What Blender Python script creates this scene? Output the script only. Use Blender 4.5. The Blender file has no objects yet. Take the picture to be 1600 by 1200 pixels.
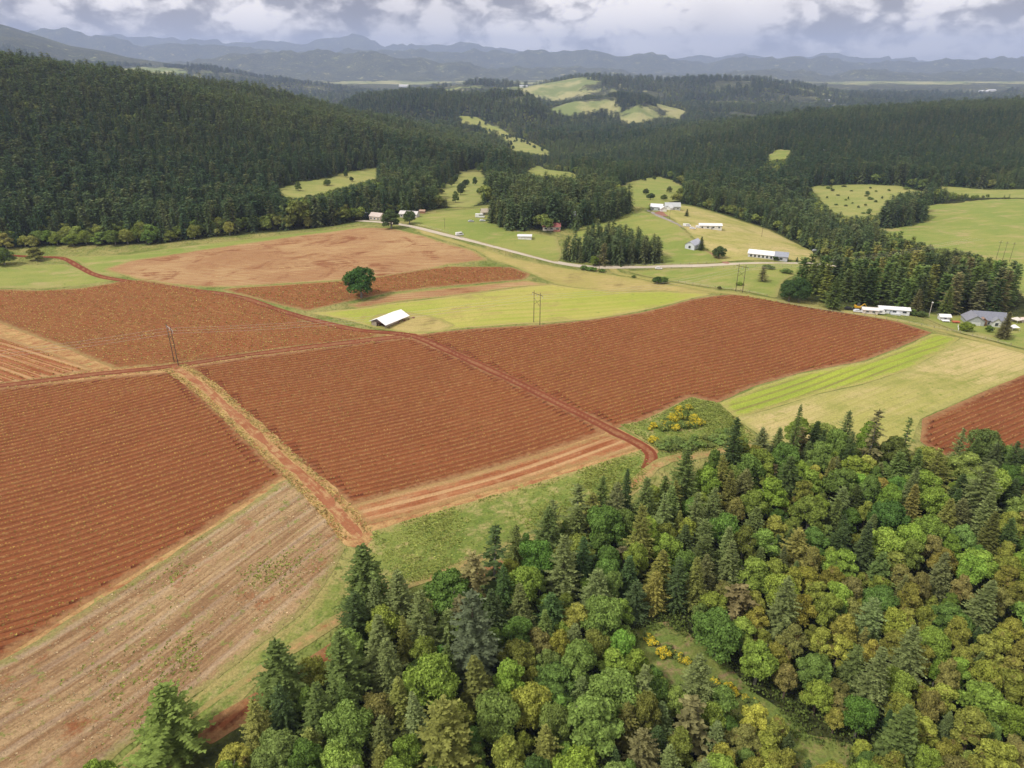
import bpy, math, random
import numpy as np
from mathutils import Vector, Matrix
R = math.radians
scene = bpy.context.scene

# ------------------------------------------------------------------ camera
H, PITCH, FPX = 120.0, R(24.5), 1110.0          # eye height, downward pitch, focal length in pixels of a 1600 px wide picture
cam_d = bpy.data.cameras.new('camera')
cam_d.sensor_width = 36.0
cam_d.lens = 36.0 * FPX / 1600.0
cam_d.clip_start, cam_d.clip_end = 0.5, 90000.0
cam = bpy.data.objects.new('camera', cam_d)
scene.collection.objects.link(cam)
cam.location = (0, 0, H)
cam.rotation_euler = (R(90) - PITCH, 0, 0)
scene.camera = cam

# ------------------------------------------------------------------ light
HAZE = 7.0e-5                                   # haze per metre
SUN_EL, SUN_AZ = R(52), R(-118)                 # azimuth from +Y, clockwise; the sun stands high, left and behind the camera
world = bpy.data.worlds.new('World'); scene.world = world
world.use_nodes = True
sun_d = bpy.data.lights.new('sun', 'SUN'); sun_d.energy = 2.9; sun_d.angle = R(7); sun_d.color = (1.0, 0.95, 0.87)
sun = bpy.data.objects.new('sun', sun_d); scene.collection.objects.link(sun)
sdir = Vector((math.sin(SUN_AZ) * math.cos(SUN_EL), math.cos(SUN_AZ) * math.cos(SUN_EL), math.sin(SUN_EL)))
sun.rotation_euler = sdir.to_track_quat('Z', 'Y').to_euler()
sun.location = (0, 0, 900)
scene.view_settings.view_transform = 'Standard'
scene.view_settings.look = 'None'
scene.view_settings.exposure = 0.12
scene.view_settings.gamma = 1.0
scene.view_settings.use_curve_mapping = False
scene.cycles.max_bounces = 6
scene.cycles.diffuse_bounces = 3
scene.cycles.transparent_max_bounces = 4
scene.cycles.volume_bounces = 1

# ------------------------------------------------------------------ node helpers
class NT:
    def __init__(s, tree): s.t = tree; s.n = tree.nodes; s.l = tree.links
    def node(s, typ, **kw):
        nd = s.n.new(typ)
        for k, v in kw.items():
            if hasattr(nd, k): setattr(nd, k, v)
        return nd
    def put(s, sock, v):
        if v is None: return
        if hasattr(v, 'node'): s.l.new(v, sock)
        elif isinstance(v, tuple) and len(v) == 3 and sock.type == 'RGBA': sock.default_value = (*v, 1)
        else: sock.default_value = v
    def math(s, op, a, b=None, c=None, clamp=False):
        nd = s.n.new('ShaderNodeMath'); nd.operation = op; nd.use_clamp = clamp
        for i, v in enumerate((a, b, c)): s.put(nd.inputs[i], v)
        return nd.outputs[0]
    def vmath(s, op, a, b=None):
        nd = s.n.new('ShaderNodeVectorMath'); nd.operation = op
        s.put(nd.inputs[0], a); s.put(nd.inputs[1], b)
        return nd.outputs[0]
    def mix(s, f, a, b, mode='MIX'):
        nd = s.n.new('ShaderNodeMix'); nd.data_type = 'RGBA'; nd.blend_type = mode
        s.put(nd.inputs[0], f); s.put(nd.inputs[6], a); s.put(nd.inputs[7], b)
        return nd.outputs[2]
    def noise(s, vec, scale, detail=4, rough=0.55, dist=0.0):
        nd = s.n.new('ShaderNodeTexNoise'); s.put(nd.inputs['Vector'], vec)
        nd.inputs['Scale'].default_value = scale; nd.inputs['Detail'].default_value = detail
        nd.inputs['Roughness'].default_value = rough; nd.inputs['Distortion'].default_value = dist
        return nd.outputs['Fac']
    def ramp(s, f, lo, hi, a=0.0, b=1.0):
        nd = s.n.new('ShaderNodeMapRange'); nd.interpolation_type = 'SMOOTHSTEP'
        s.put(nd.inputs['Value'], f); nd.inputs['From Min'].default_value = lo; nd.inputs['From Max'].default_value = hi
        nd.inputs['To Min'].default_value = a; nd.inputs['To Max'].default_value = b
        return nd.outputs[0]
    def attr(s, name, out='Vector', typ='GEOMETRY'):
        nd = s.n.new('ShaderNodeAttribute'); nd.attribute_name = name; nd.attribute_type = typ
        return nd.outputs[out]
    def pos(s): return s.n.new('ShaderNodeNewGeometry').outputs['Position']
    def mul(s, vec, v): return s.vmath('MULTIPLY', vec, v)
    def bump(s, h, dist, strength=1.0):
        nd = s.n.new('ShaderNodeBump'); s.put(nd.inputs['Height'], h)
        nd.inputs['Distance'].default_value = dist; nd.inputs['Strength'].default_value = strength
        return nd.outputs[0]

def new_mat(name, rough=0.9, spec=0.15):
    m = bpy.data.materials.new(name); m.use_nodes = True
    t = NT(m.node_tree); b = t.n['Principled BSDF']
    b.inputs['Roughness'].default_value = rough
    b.inputs['Specular IOR Level'].default_value = spec
    return m, t, b

def plain(name, col, rough=0.7, spec=0.3, var=0.12, scale=1.5, metal=0.0):
    m, t, b = new_mat(name, rough, spec)
    n = t.noise(t.pos(), scale, 5, 0.65)
    dark = tuple(c * (1 - var * 1.6) for c in col); lite = tuple(min(1, c * (1 + var)) for c in col)
    t.put(b.inputs['Base Color'], t.mix(t.ramp(n, 0.3, 0.7), dark, lite))
    b.inputs['Metallic'].default_value = metal
    return m

# ------------------------------------------------------------------ sky: physical sky behind a broken deck of grey cloud
w = NT(world.node_tree)
bg = w.n['Background']
sky = w.node('ShaderNodeTexSky'); sky.sky_type = 'NISHITA'; sky.sun_disc = False
sky.sun_elevation = SUN_EL; sky.sun_rotation = SUN_AZ; sky.altitude = 300
sky.air_density = 1.0; sky.dust_density = 1.5; sky.ozone_density = 1.0
tc = w.node('ShaderNodeTexCoord').outputs['Generated']
sep = w.node('ShaderNodeSeparateXYZ'); w.put(sep.inputs[0], tc)
z = sep.outputs['Z']
stretch = w.mul(tc, (1.0, 1.0, 1.75))
warp = w.vmath('ADD', stretch, w.mul(w.vmath('SUBTRACT', w.n.new('ShaderNodeTexNoise').outputs['Color'], (0.5, 0.5, 0.5)), (0.0, 0.0, 0.0)))
big = w.noise(w.vmath('ADD', stretch, (0.0, 0.0, 5.2)), 6.0, 4, 0.5, 0.5)
mid = w.noise(w.vmath('ADD', stretch, (3.1, 1.7, 0.35)), 17.0, 10, 0.58, 0.2)
vor = w.node('ShaderNodeTexVoronoi'); vor.feature = 'SMOOTH_F1'; vor.inputs['Scale'].default_value = 19.0; vor.inputs['Smoothness'].default_value = 0.5; vor.inputs['Detail'].default_value = 2.0
nc = w.node('ShaderNodeTexNoise'); w.put(nc.inputs['Vector'], stretch); nc.inputs['Scale'].default_value = 18.0; nc.inputs['Detail'].default_value = 6
w.put(vor.inputs['Vector'], w.vmath('ADD', w.vmath('ADD', stretch, (1.3, 0.2, 0.11)), w.mul(w.vmath('SUBTRACT', nc.outputs['Color'], (0.5, 0.5, 0.5)), (0.09, 0.09, 0.09))))
puff = w.math('SUBTRACT', 0.95, vor.outputs['Distance'])
mixd = w.math('ADD', w.math('ADD', w.math('MULTIPLY', big, 0.44), w.math('MULTIPLY', mid, 0.38)), w.math('MULTIPLY', puff, 0.18))
lit = w.ramp(mixd, 0.335, 0.47)
cloud = w.mix(lit, (4.0, 3.7, 3.6), (14.6, 13.6, 12.8))
broad = w.noise(w.vmath('ADD', stretch, (2.0, 0.0, 7.3)), 2.6, 3, 0.5)
cloud = w.mix(w.ramp(broad, 0.40, 0.62), cloud, w.mix(1.0, cloud, (0.70, 0.70, 0.72), 'MULTIPLY'))
horizon = w.ramp(z, -0.01, 0.018)
cloud = w.mix(horizon, (9.4, 8.8, 8.4), cloud)
top = w.ramp(z, 0.15, 0.8)
cloud = w.mix(top, cloud, w.mix(1.0, cloud, (1.25, 1.25, 1.27), 'MULTIPLY'))
cover = w.ramp(w.noise(w.vmath('ADD', stretch, (9.0, 4.0, 2.0)), 7.0, 6, 0.6), 0.28, 0.36)
w.put(bg.inputs['Color'], w.mix(cover, sky.outputs[0], cloud))
bg.inputs['Strength'].default_value = 0.085

# ------------------------------------------------------------------ numeric helpers
CP, SP = math.cos(PITCH), math.sin(PITCH)
def ray(px, py):
    x = (px - 800.0) / FPX; v = (600.0 - py) / FPX
    return x, CP + v * SP, -SP + v * CP
def at_depth(px, py, Y):
    x, y, zz = ray(px, py); return x / y * Y, Y, H + zz / y * Y
rng = np.random.default_rng(7)
random.seed(7)
_perm = rng.random((256, 256))
def vnoise(x, y):
    xi = np.floor(x).astype(int); yi = np.floor(y).astype(int)
    fx = x - xi; fy = y - yi
    fx = fx * fx * (3 - 2 * fx); fy = fy * fy * (3 - 2 * fy)
    a = _perm[xi & 255, yi & 255]; b = _perm[(xi + 1) & 255, yi & 255]
    c = _perm[xi & 255, (yi + 1) & 255]; d = _perm[(xi + 1) & 255, (yi + 1) & 255]
    return (a * (1 - fx) + b * fx) * (1 - fy) + (c * (1 - fx) + d * fx) * fy
def fbm(x, y, s, o=4):
    r = 0; a = 1.0; tot = 0
    for k in range(o):
        r = r + a * (vnoise(x / s + 17.3 * k, y / s + 5.1 * k) - 0.5); tot += a; a *= 0.5; s *= 0.5
    return r / tot * 2

# ------------------------------------------------------------------ terrain: surveyed heights (picture column, row, distance or height)
NEARZ = [  # px, py, ground height
 (-300,420,0),(0,450,0),(0,605,0),(0,1030,-2),(-300,1100,-2),(275,570,1),(640,525,0),(500,480,1),(1020,705,0),(555,820,-2),
 (250,1200,-7),(800,1190,-12),(1600,1180,-20),(1200,1000,-15),(900,900,-9),(1500,850,-8),(1800,1150,-20),(1300,740,-4),(-400,800,-1),
 (820,435,2),(1150,460,3.5),(1455,520,0),(1120,630,0),(1600,560,-1),(1440,650,0),(1700,620,-1),(1600,700,-2),(900,560,0.5),(1200,540,-1),(1320,500,1),
 (600,356,6),(400,375,3),(200,400,1),(60,395,0),(760,390,4),(700,340,4),(870,412,0.5),(1000,417,-1),(1270,412,-3),(1100,417,-1.5),
 (900,380,3),(1000,340,3),(1040,328,3),(1110,355,1.5),(1190,400,-1),(1250,395,-5),(1400,480,-1),(1550,500,-3),(1600,470,-6),(1330,430,-8),(820,345,4),
 (1500,420,-17),(1350,370,-20),(1250,350,-24),(1600,420,-18),(1800,500,-10),(1400,335,-24),(1600,318,-16),(1800,330,-14),(1180,330,-22)]
FARD = [  # px, py, distance
 (0,250,690),(0,105,1180),(-300,60,1250),(-300,240,700),(200,240,760),(200,127,1230),(400,262,790),(400,160,1340),(560,190,1440),(700,224,1480),
 (500,292,745),(600,262,880),(850,262,1330),(730,290,800),(750,270,960),(640,320,660),(860,268,1020),(930,252,1500),(1030,292,860),(990,300,800),
 (1110,285,980),(1200,245,1180),(1300,290,900),(1400,300,860),(1550,300,850),(1400,240,1180),(1600,240,1150),(1850,240,1100),
 (1600,168,1700),(1850,165,1700),(1350,180,1720),(1200,196,1720),(1050,218,1680),(1050,250,1350),(940,240,1620)]
cps, cpz = [], []
for px, py, zz in NEARZ:
    x, y, dz = ray(px, py); Y = (H - zz) / -dz * y
    cps.append((x / y, math.log(Y))); cpz.append(zz)
for px, py, Y in FARD:
    x, y_, zz = at_depth(px, py, Y); cps.append((x / Y, math.log(Y))); cpz.append(zz)
for s in (-1.2, -0.75, -0.35, -0.05, 0.2, 0.5, 0.75, 1.2):
    cps.append((s, math.log(2300))); cpz.append(-75 if abs(s) < .3 else -45)
    cps.append((s, math.log(45))); cpz.append(-9 - 7 * max(0, s))
for s, zz in ((-1.25, 2), (1.25, -8)):
    for Y in (150, 300, 550): cps.append((s, math.log(Y))); cpz.append(zz)
cps = np.array(cps) * np.array([1.6, 1.0]); cpz = np.array(cpz, float)
def _phi(r2): return np.where(r2 > 0, 0.5 * r2 * np.log(r2 + 1e-12), 0)
n_ = len(cps)
D2 = ((cps[:, None] - cps[None]) ** 2).sum(-1)
A_ = np.zeros((n_ + 3, n_ + 3)); A_[:n_, :n_] = _phi(D2) + np.eye(n_) * 0.002
A_[:n_, n_] = 1; A_[:n_, n_ + 1:] = cps; A_[n_, :n_] = 1; A_[n_ + 1:, :n_] = cps.T
sol = np.linalg.solve(A_, np.concatenate([cpz, [0, 0, 0]]))
def rbf(s, lY):
    out = np.empty(s.shape)
    fs = s.ravel() * 1.6; fl = lY.ravel(); o = np.empty(fs.shape)
    for i in range(0, len(fs), 20000):
        q = np.stack([fs[i:i + 20000], fl[i:i + 20000]], -1)
        d2 = ((q[:, None] - cps[None]) ** 2).sum(-1)
        o[i:i + 20000] = _phi(d2) @ sol[:n_] + sol[n_] + q @ sol[n_ + 1:]
    return o.reshape(s.shape)

# far relief: (distance, half depth, [(px, py) of the crest], roughness)
RIDGES = [
 (2500, 450, [(300,230),(480,200),(560,160),(640,153),(760,157),(820,150),(870,190),(1000,240),(1200,260)], 10),
 (3000, 420, [(700,250),(850,172),(900,158),(960,152),(1020,160),(1080,178),(1150,190),(1250,215),(1400,260)], 22),
 (4400, 700, [(560,220),(680,138),(740,130),(820,135),(860,128),(910,120),(960,119),(1040,127),(1140,124),(1210,128),(1300,148),(1420,158),(1500,160),(1700,150)], 28),
 (5200, 700, [(-400,60),(0,92),(100,98),(220,104),(330,108),(420,124),(520,137),(620,150),(700,190)], 12),
 (5600, 600, [(1300,190),(1400,152),(1500,143),(1600,140),(1800,134)], 14),
 (6600, 1500, [(-500,-30),(0,36),(60,55),(110,72),(160,80),(200,90),(300,104),(420,132)], 22),
 (9800, 900, [(100,115),(230,100),(300,92),(360,84),(430,82),(500,80),(580,83),(660,92),(760,104),(830,108),(880,103),(950,104),(1010,120),(1040,112),(1060,118),(1120,121),(1150,108),(1210,106),(1290,117),(1340,108),(1380,110),(1430,116),(1500,110),(1550,108),(1620,116),(1800,110)], 45),
 (13500, 1300, [(-200,40),(0,60),(60,45),(110,46),(150,55),(210,68),(280,66),(330,72),(400,73),(450,80),(520,82),(600,78),(700,84),(760,80),(840,76),(950,82),(980,86),(1040,84),(1100,98),(1150,90),(1200,86),(1270,88),(1320,92),(1360,98),(1430,100),(1480,94),(1530,92),(1700,92)], 70),
 (19000, 1800, [(-200,60),(60,58),(140,52),(200,56),(260,62),(380,66),(470,68),(530,59),(556,54),(575,57),(600,70),(660,69),(720,68),(760,74),(800,78),(850,80),(900,78),(960,86),(1060,92),(1100,86),(1170,85),(1230,90),(1290,84),(1340,86),(1400,94),(1700,96)], 90)]
def crest(prof, D, s):
    S, Z = [], []
    for px, py in prof:
        x, y, zz = ray(px, py); S.append(x / y); Z.append(H + zz / y * D)
    return np.interp(s, S, Z)
def far_h(s, Y):
    X = s * Y
    z = -98 + 8 * fbm(X, Y, 1500) + 0 * Y
    z = z + 48 * np.abs(fbm(X + 900, Y, 800, 5)) * np.clip((7500 - Y) / 2500, 0, 1)
    for D, wd, prof, ro in RIDGES:
        c = crest(prof, D, s) + (D > 9000) * (ro * 1.0 * fbm(s * 34 + D, 0 * s, 1.0, 4) + ro * .45 * fbm(s * 150 + D, 0 * s, 1.0, 3))
        Yw = Y + 0.35 * wd * fbm(X, Y + 77, wd * 0.9, 3)
        wd2 = wd * (0.85 + 0.5 * fbm(X + 333, Y, wd * 1.1, 3))
        prof_ = np.exp(-((Yw - D) / wd2) ** 2)
        rid = -98 + (c + 98) * prof_
        gully = (np.abs(fbm(X * 1.3 + D, Y * 0.8, wd * 0.6, 4)) * 2.2 - 0.35) * ro * np.clip(prof_ * 1.5, 0, 1) * np.clip(np.abs(Y - D) / (0.5 * wd), 0.12, 1) * 1.6
        z = np.maximum(z, rid - gully)
    return z
def height(X, Y):
    X = np.asarray(X, float); Y = np.asarray(Y, float)
    Yc = np.maximum(Y, 30.0); s = X / Yc
    s = np.clip(s, -1.6, 1.6)
    t = np.clip((Yc - 1950) / 450, 0, 1); t = t * t * (3 - 2 * t)
    a = rbf(s, np.log(np.minimum(Yc, 2500)))
    a = np.clip(a, -110, 240)
    far = Yc > 600
    a = a + np.where(far, 5.0 * fbm(X, Y, 140, 3) * np.clip((Yc - 600) / 300, 0, 1), 0) + 0.8 * fbm(X + 40, Y, 70, 2)
    if np.any(t > 0):
        b = far_h(s, Yc); a = a * (1 - t) + b * t
    return a
def hz(x, y): return float(height(np.array([x]), np.array([y]))[0])

# ------------------------------------------------------------------ terrain grid
NS, Y0, Y1, RATIO = 500, 34.0, 26000.0, 0.0062
nY = int(math.log(Y1 / Y0) / RATIO)
# rows thicken where there is detail, thin out far off
lys = [math.log(Y0)]
while lys[-1] < math.log(Y1):
    Y = math.exp(lys[-1])
    lys.append(lys[-1] + (0.010 if Y < 80 else 0.0058 if Y < 900 else 0.0095 if Y < 2500 else 0.008))
Ys = np.exp(np.array(lys)); Ss = np.linspace(-1.42, 1.42, NS)
SG, YG = np.meshgrid(Ss, Ys); XG = SG * YG
ZG = height(XG, YG)
ny = len(Ys)
VX, VY, VZ = XG.ravel(), YG.ravel(), ZG.ravel()
ii = (np.arange(ny - 1)[:, None] * NS + np.arange(NS - 1)[None]).ravel()
TRI = np.concatenate([np.stack([ii, ii + 1, ii + NS + 1], -1), np.stack([ii, ii + NS + 1, ii + NS], -1)])
_ly = np.array(lys)
def gh(X, Y):
    """height of the ground mesh (bilinear on its grid)"""
    X = np.asarray(X, float); Y = np.maximum(np.asarray(Y, float), Y0 + .01)
    s = np.clip(X / Y, -1.415, 1.415)
    fi = np.interp(np.log(Y), _ly, np.arange(ny)); fj = (s + 1.42) / 2.84 * (NS - 1)
    i = np.clip(fi.astype(int), 0, ny - 2); j = np.clip(fj.astype(int), 0, NS - 2)
    a = fi - i; b = fj - j
    return ((ZG[i, j] * (1 - b) + ZG[i, j + 1] * b) * (1 - a) + (ZG[i + 1, j] * (1 - b) + ZG[i + 1, j + 1] * b) * a)
def G(px, py, h=0.0):
    """point of the ground (or of the layer h above it) seen at a photograph pixel"""
    x, y, zz = ray(px, py)
    if zz >= -0.004: zz = -0.004
    ts = np.exp(np.linspace(math.log(45), math.log(9000), 1500))
    X, Y, Z = x / y * ts, ts, H + zz / y * ts
    g = gh(X, Y) + h
    k = np.argmax(Z < g)
    if k == 0: k = 1
    d0 = Z[k - 1] - g[k - 1]; d1 = Z[k] - g[k]; a = d0 / (d0 - d1 + 1e-9)
    Yh = ts[k - 1] * (1 - a) + ts[k] * a
    return x / y * Yh, Yh
def pxof(X, Y, Z):
    f = Y * CP - (Z - H) * SP; u = Y * SP + (Z - H) * CP
    return 800 + FPX * X / f, 600 - FPX * u / f
def poly(*pts): return np.array([G(a, b) for a, b in pts])
def sdf(X, Y, P):
    """signed distance, positive inside polygon P"""
    X = np.asarray(X); Y = np.asarray(Y)
    d = np.full(X.shape, 1e18); ins = np.zeros(X.shape, bool)
    n = len(P)
    for i in range(n):
        ax, ay = P[i]; bx, by = P[(i + 1) % n]
        ex, ey = bx - ax, by - ay
        t = np.clip(((X - ax) * ex + (Y - ay) * ey) / (ex * ex + ey * ey + 1e-12), 0, 1)
        d = np.minimum(d, (X - ax - ex * t) ** 2 + (Y - ay - ey * t) ** 2)
        c = ((ay > Y) != (by > Y)) & (X < ex * (Y - ay) / (ey if abs(ey) > 1e-9 else 1e-9) + ax)
        ins ^= c
    return np.where(ins, 1, -1) * np.sqrt(d)
def sdline(X, Y, P, w):
    d = np.full(np.shape(X), 1e18)
    for (ax, ay), (bx, by) in zip(P[:-1], P[1:]):
        ex, ey = bx - ax, by - ay
        t = np.clip(((X - ax) * ex + (Y - ay) * ey) / (ex * ex + ey * ey + 1e-12), 0, 1)
        d = np.minimum(d, (X - ax - ex * t) ** 2 + (Y - ay - ey * t) ** 2)
    return w / 2 - np.sqrt(d)
def smooth(P, closed=False, n=6):
    P = np.asarray(P, float); out = []
    m = len(P)
    rngi = range(m if closed else m - 1)
    for i in rngi:
        if closed: p0, p1, p2, p3 = P[i - 1], P[i], P[(i + 1) % m], P[(i + 2) % m]
        else: p0, p1, p2, p3 = P[max(i - 1, 0)], P[i], P[i + 1], P[min(i + 2, m - 1)]
        for k in range(n):
            t = k / n
            out.append(0.5 * (2 * p1 + (p2 - p0) * t + (2 * p0 - 5 * p1 + 4 * p2 - p3) * t * t + (3 * p1 - p0 - 3 * p2 + p3) * t ** 3))
    if not closed: out.append(P[-1])
    return np.array(out)

def mesh_np(name, V, F, mat=None, parent=None, attrs=None, loc=None, smooth_=False):
    me = bpy.data.meshes.new(name)
    V = np.ascontiguousarray(V, np.float32); F = np.asarray(F)
    if isinstance(F, np.ndarray) and F.ndim == 2:
        k = F.shape[1]
        me.vertices.add(len(V)); me.vertices.foreach_set('co', V.ravel())
        me.loops.add(F.size); me.loops.foreach_set('vertex_index', F.astype(np.int32).ravel())
        me.polygons.add(len(F)); me.polygons.foreach_set('loop_start', np.arange(0, F.size, k, dtype=np.int32))
        me.update(calc_edges=True)
    if smooth_: me.shade_smooth()
    for an, (typ, data) in (attrs or {}).items():
        a = me.attributes.new(an, typ, 'POINT')
        a.data.foreach_set('vector' if typ == 'FLOAT_VECTOR' else 'value', np.ascontiguousarray(data, np.float32).ravel())
    if mat: me.materials.append(mat)
    ob = bpy.data.objects.new(name, me); scene.collection.objects.link(ob)
    if parent: ob.parent = parent
    if loc is not None: ob.location = loc
    return ob

_layer = [0]
def overlay(name, sd_fn, mat, bounds, d=(1, 0), edge=0.5, kind='structure', lift=None):
    """sheet cut out of the ground mesh where sd_fn > 0, lying a few centimetres above the layer below"""
    x0, y0, x1, y1 = bounds
    sel = (VX > x0) & (VX < x1) & (VY > y0) & (VY < y1)
    idx = np.full(len(VX), -1); w_ = np.nonzero(sel)[0]
    idx[w_] = np.arange(len(w_))
    X, Y, Z = VX[w_], VY[w_], VZ[w_]
    f = sd_fn(X, Y)
    sc_ = np.clip(Y / 300, 0.6, 3)
    f = f + edge * (fbm(X + 11 * _layer[0], Y, 23) * 1.2 + fbm(X, Y + 5 * _layer[0], 5.3, 2) * 0.6)
    f = np.where(f == 0, 1e-6, f)
    T = TRI[sel[TRI].all(1)]; T = idx[T]
    g = f[T] > 0; c = g.sum(1)
    full = T[c == 3]
    V = [np.stack([X, Y, Z], -1)]; FV = [f]; tris = [full]; base = len(X)
    def cut(a, b):
        t = f[a] / (f[a] - f[b])
        return np.stack([X[a] + (X[b] - X[a]) * t, Y[a] + (Y[b] - Y[a]) * t, Z[a] + (Z[b] - Z[a]) * t], -1)
    for want in (1, 2):
        T1 = T[c == want]; g1 = g[c == want]
        if not len(T1): continue
        k = np.argmax(g1 if want == 1 else ~g1, 1)
        r = np.arange(len(T1)); a = T1[r, k]; b = T1[r, (k + 1) % 3]; e = T1[r, (k + 2) % 3]
        p, q = cut(a, b), cut(a, e)
        m = len(T1); ip = base + np.arange(m); iq = base + m + np.arange(m); base += 2 * m
        V += [p, q]; FV += [np.zeros(2 * m)]
        if want == 1: tris.append(np.stack([a, ip, iq], -1))
        else: tris += [np.stack([ip, b, e], -1), np.stack([ip, e, iq], -1)]
    V = np.concatenate(V); FV = np.concatenate(FV); tris = np.concatenate(tris)
    used = np.unique(tris); re = np.full(len(V), -1); re[used] = np.arange(len(used))
    V = V[used]; FV = FV[used]; tris = re[tris]
    dx, dy = d; L = math.hypot(dx, dy); dx /= L; dy /= L
    u = -V[:, 0] * dy + V[:, 1] * dx; v = V[:, 0] * dx + V[:, 1] * dy
    _layer[0] += 1
    V = V.copy(); V[:, 2] += (0.02 + 0.003 * _layer[0]) if lift is None else lift
    ob = mesh_np(name, V, tris, mat, attrs={'row': ('FLOAT_VECTOR', np.stack([u, v, FV], -1)), }, smooth_=True)
    ob['kind'] = kind
    return ob
def bnd(P, m=8): P = np.asarray(P); return P[:, 0].min() - m, P[:, 1].min() - m, P[:, 0].max() + m, P[:, 1].max() + m
def area(name, P, mat, d=(1, 0), edge=0.5, **k): return overlay(name, lambda X, Y: sdf(X, Y, P), mat, bnd(P), d, edge, **k)
def strip(name, P, wdt, mat, edge=0.3, sm=True, **k):
    P = smooth(P) if sm else np.asarray(P)
    dd = P[-1] - P[0]
    return overlay(name, lambda X, Y: sdline(X, Y, P, wdt), mat, bnd(P), tuple(dd), edge, **k)

# ------------------------------------------------------------------ ground materials
SOIL = (0.235, 0.078, 0.030); SOIL_D = (0.110, 0.032, 0.014); SOIL_L = (0.36, 0.155, 0.070)
TAN = (0.44, 0.28, 0.12); STRAW = (0.50, 0.36, 0.15); OLIVE = (0.20, 0.19, 0.06); LIME = (0.30, 0.33, 0.06); GREEN = (0.13, 0.19, 0.035)

def ground_mat(name, A, B, C=None, cf=(0.5, 0.62), D=None, df=(0.6, 0.66), scale=0.06, streak=0.10, sscale=0.5, fine=0.25, stripe=None, bump=0.25, rough=0.95, edgec=None, rut=None, w2=0.5):
    """A/B broad patches, streaks along the working direction, C drier or weedier patches, D small tufts"""
    m, t, b = new_mat(name, rough, 0.08)
    P = t.pos(); row = t.attr('row')
    n1 = t.noise(P, scale, 5, 0.6, 0.4)
    sv = t.mul(row, (1.0, streak, 0.0))
    n2 = t.noise(sv, sscale, 5, 0.65)
    nf = t.noise(P, 1.7, 5, 0.75)
    f = t.math('ADD', t.math('MULTIPLY', n1, 1 - w2), t.math('MULTIPLY', n2, w2))
    col = t.mix(t.ramp(f, 0.40, 0.60), A, B)
    if C:
        n3 = t.noise(t.vmath('ADD', P, (31., 7., 3.)), scale * 2.2, 6, 0.68, 0.6)
        g = t.math('ADD', t.math('MULTIPLY', n3, 0.6), t.math('MULTIPLY', n2, 0.4))
        col = t.mix(t.ramp(g, *cf), col, C)
    if stripe:
        period, width, scol, amt = stripe
        sp = t.node('ShaderNodeSeparateXYZ'); t.put(sp.inputs[0], row)
        uu = t.math('ADD', sp.outputs[0], t.math('MULTIPLY', t.math('SUBTRACT', t.noise(P, 0.25, 3), 0.5), period * 0.10))
        tri = t.math('ABSOLUTE', t.math('SUBTRACT', t.math('FRACT', t.math('DIVIDE', uu, period)), 0.5))
        sf = t.ramp(tri, 0.5 - width, 0.5 - width * 0.4)
        sf = t.math('MULTIPLY', sf, t.ramp(t.noise(t.vmath('ADD', sv, (3., 9., 0.)), 0.45, 4, 0.6), 0.3, 0.6, amt * 0.25, amt))
        col = t.mix(sf, col, scol)
    if D:
        n4 = t.noise(t.vmath('ADD', P, (5., 19., 8.)), 0.33, 7, 0.72, 0.3)
        col = t.mix(t.ramp(n4, *df), col, D)
    sz = t.node('ShaderNodeSeparateXYZ'); t.put(sz.inputs[0], row)
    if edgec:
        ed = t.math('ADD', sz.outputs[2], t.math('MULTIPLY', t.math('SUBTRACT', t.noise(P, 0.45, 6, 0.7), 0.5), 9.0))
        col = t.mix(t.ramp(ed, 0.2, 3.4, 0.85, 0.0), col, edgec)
    if rut:
        col = t.mix(t.math('MULTIPLY', t.ramp(sz.outputs[2], rut - 1.15, rut - 0.75), t.ramp(t.noise(P, 0.4, 5, 0.7), 0.35, 0.6, 0.15, 0.9)), col, (0.28, 0.14, 0.065))
        col = t.mix(t.math('MULTIPLY', t.ramp(t.math('ABSOLUTE', t.math('SUBTRACT', sz.outputs[2], rut - 1.5)), 0.1, 0.45, 1.0, 0.0), 0.5), col, (0.15, 0.042, 0.020))
    v = t.ramp(nf, 0.25, 0.75, 1 - fine, 1 + fine)
    comb = t.node('ShaderNodeCombineColor'); [t.put(comb.inputs[i], v) for i in range(3)]
    col = t.mix(1.0, col, comb.outputs[0], 'MULTIPLY')
    t.put(b.inputs['Base Color'], col)
    t.put(b.inputs['Normal'], t.bump(t.math('ADD', nf, n2), bump, 0.7))
    return m

def soil_mat(per): return ground_mat('red_soil', SOIL, (0.185, 0.062, 0.025), (0.27, 0.115, 0.045), (0.50, 0.72), scale=0.022, streak=0.05, sscale=0.9, fine=0.22, stripe=(per, 0.34, SOIL_D, 0.95), edgec=(0.30, 0.17, 0.075))
M_soil = soil_mat(2.5); M_soilL = soil_mat(2.8)
M_soil_far = ground_mat('red_soil_weedy', (0.235, 0.078, 0.032), (0.200, 0.086, 0.033), (0.25, 0.140, 0.052), (0.44, 0.66), scale=0.03, streak=0.10, sscale=0.8, fine=0.28, edgec=(0.29, 0.21, 0.08))
M_soil_pal = ground_mat('striped_soil', SOIL, SOIL_L, (0.38, 0.20, 0.095), scale=0.05, streak=0.03, sscale=0.7, stripe=(4.2, 0.30, (0.46, 0.29, 0.14), 0.9), edgec=(0.30, 0.20, 0.08))
M_track = ground_mat('packed_red_earth', (0.225, 0.068, 0.032), (0.18, 0.050, 0.024), (0.31, 0.13, 0.07), (0.55, 0.75), scale=0.05, streak=0.04, sscale=1.2, fine=0.15, rut=2.2)
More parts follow.
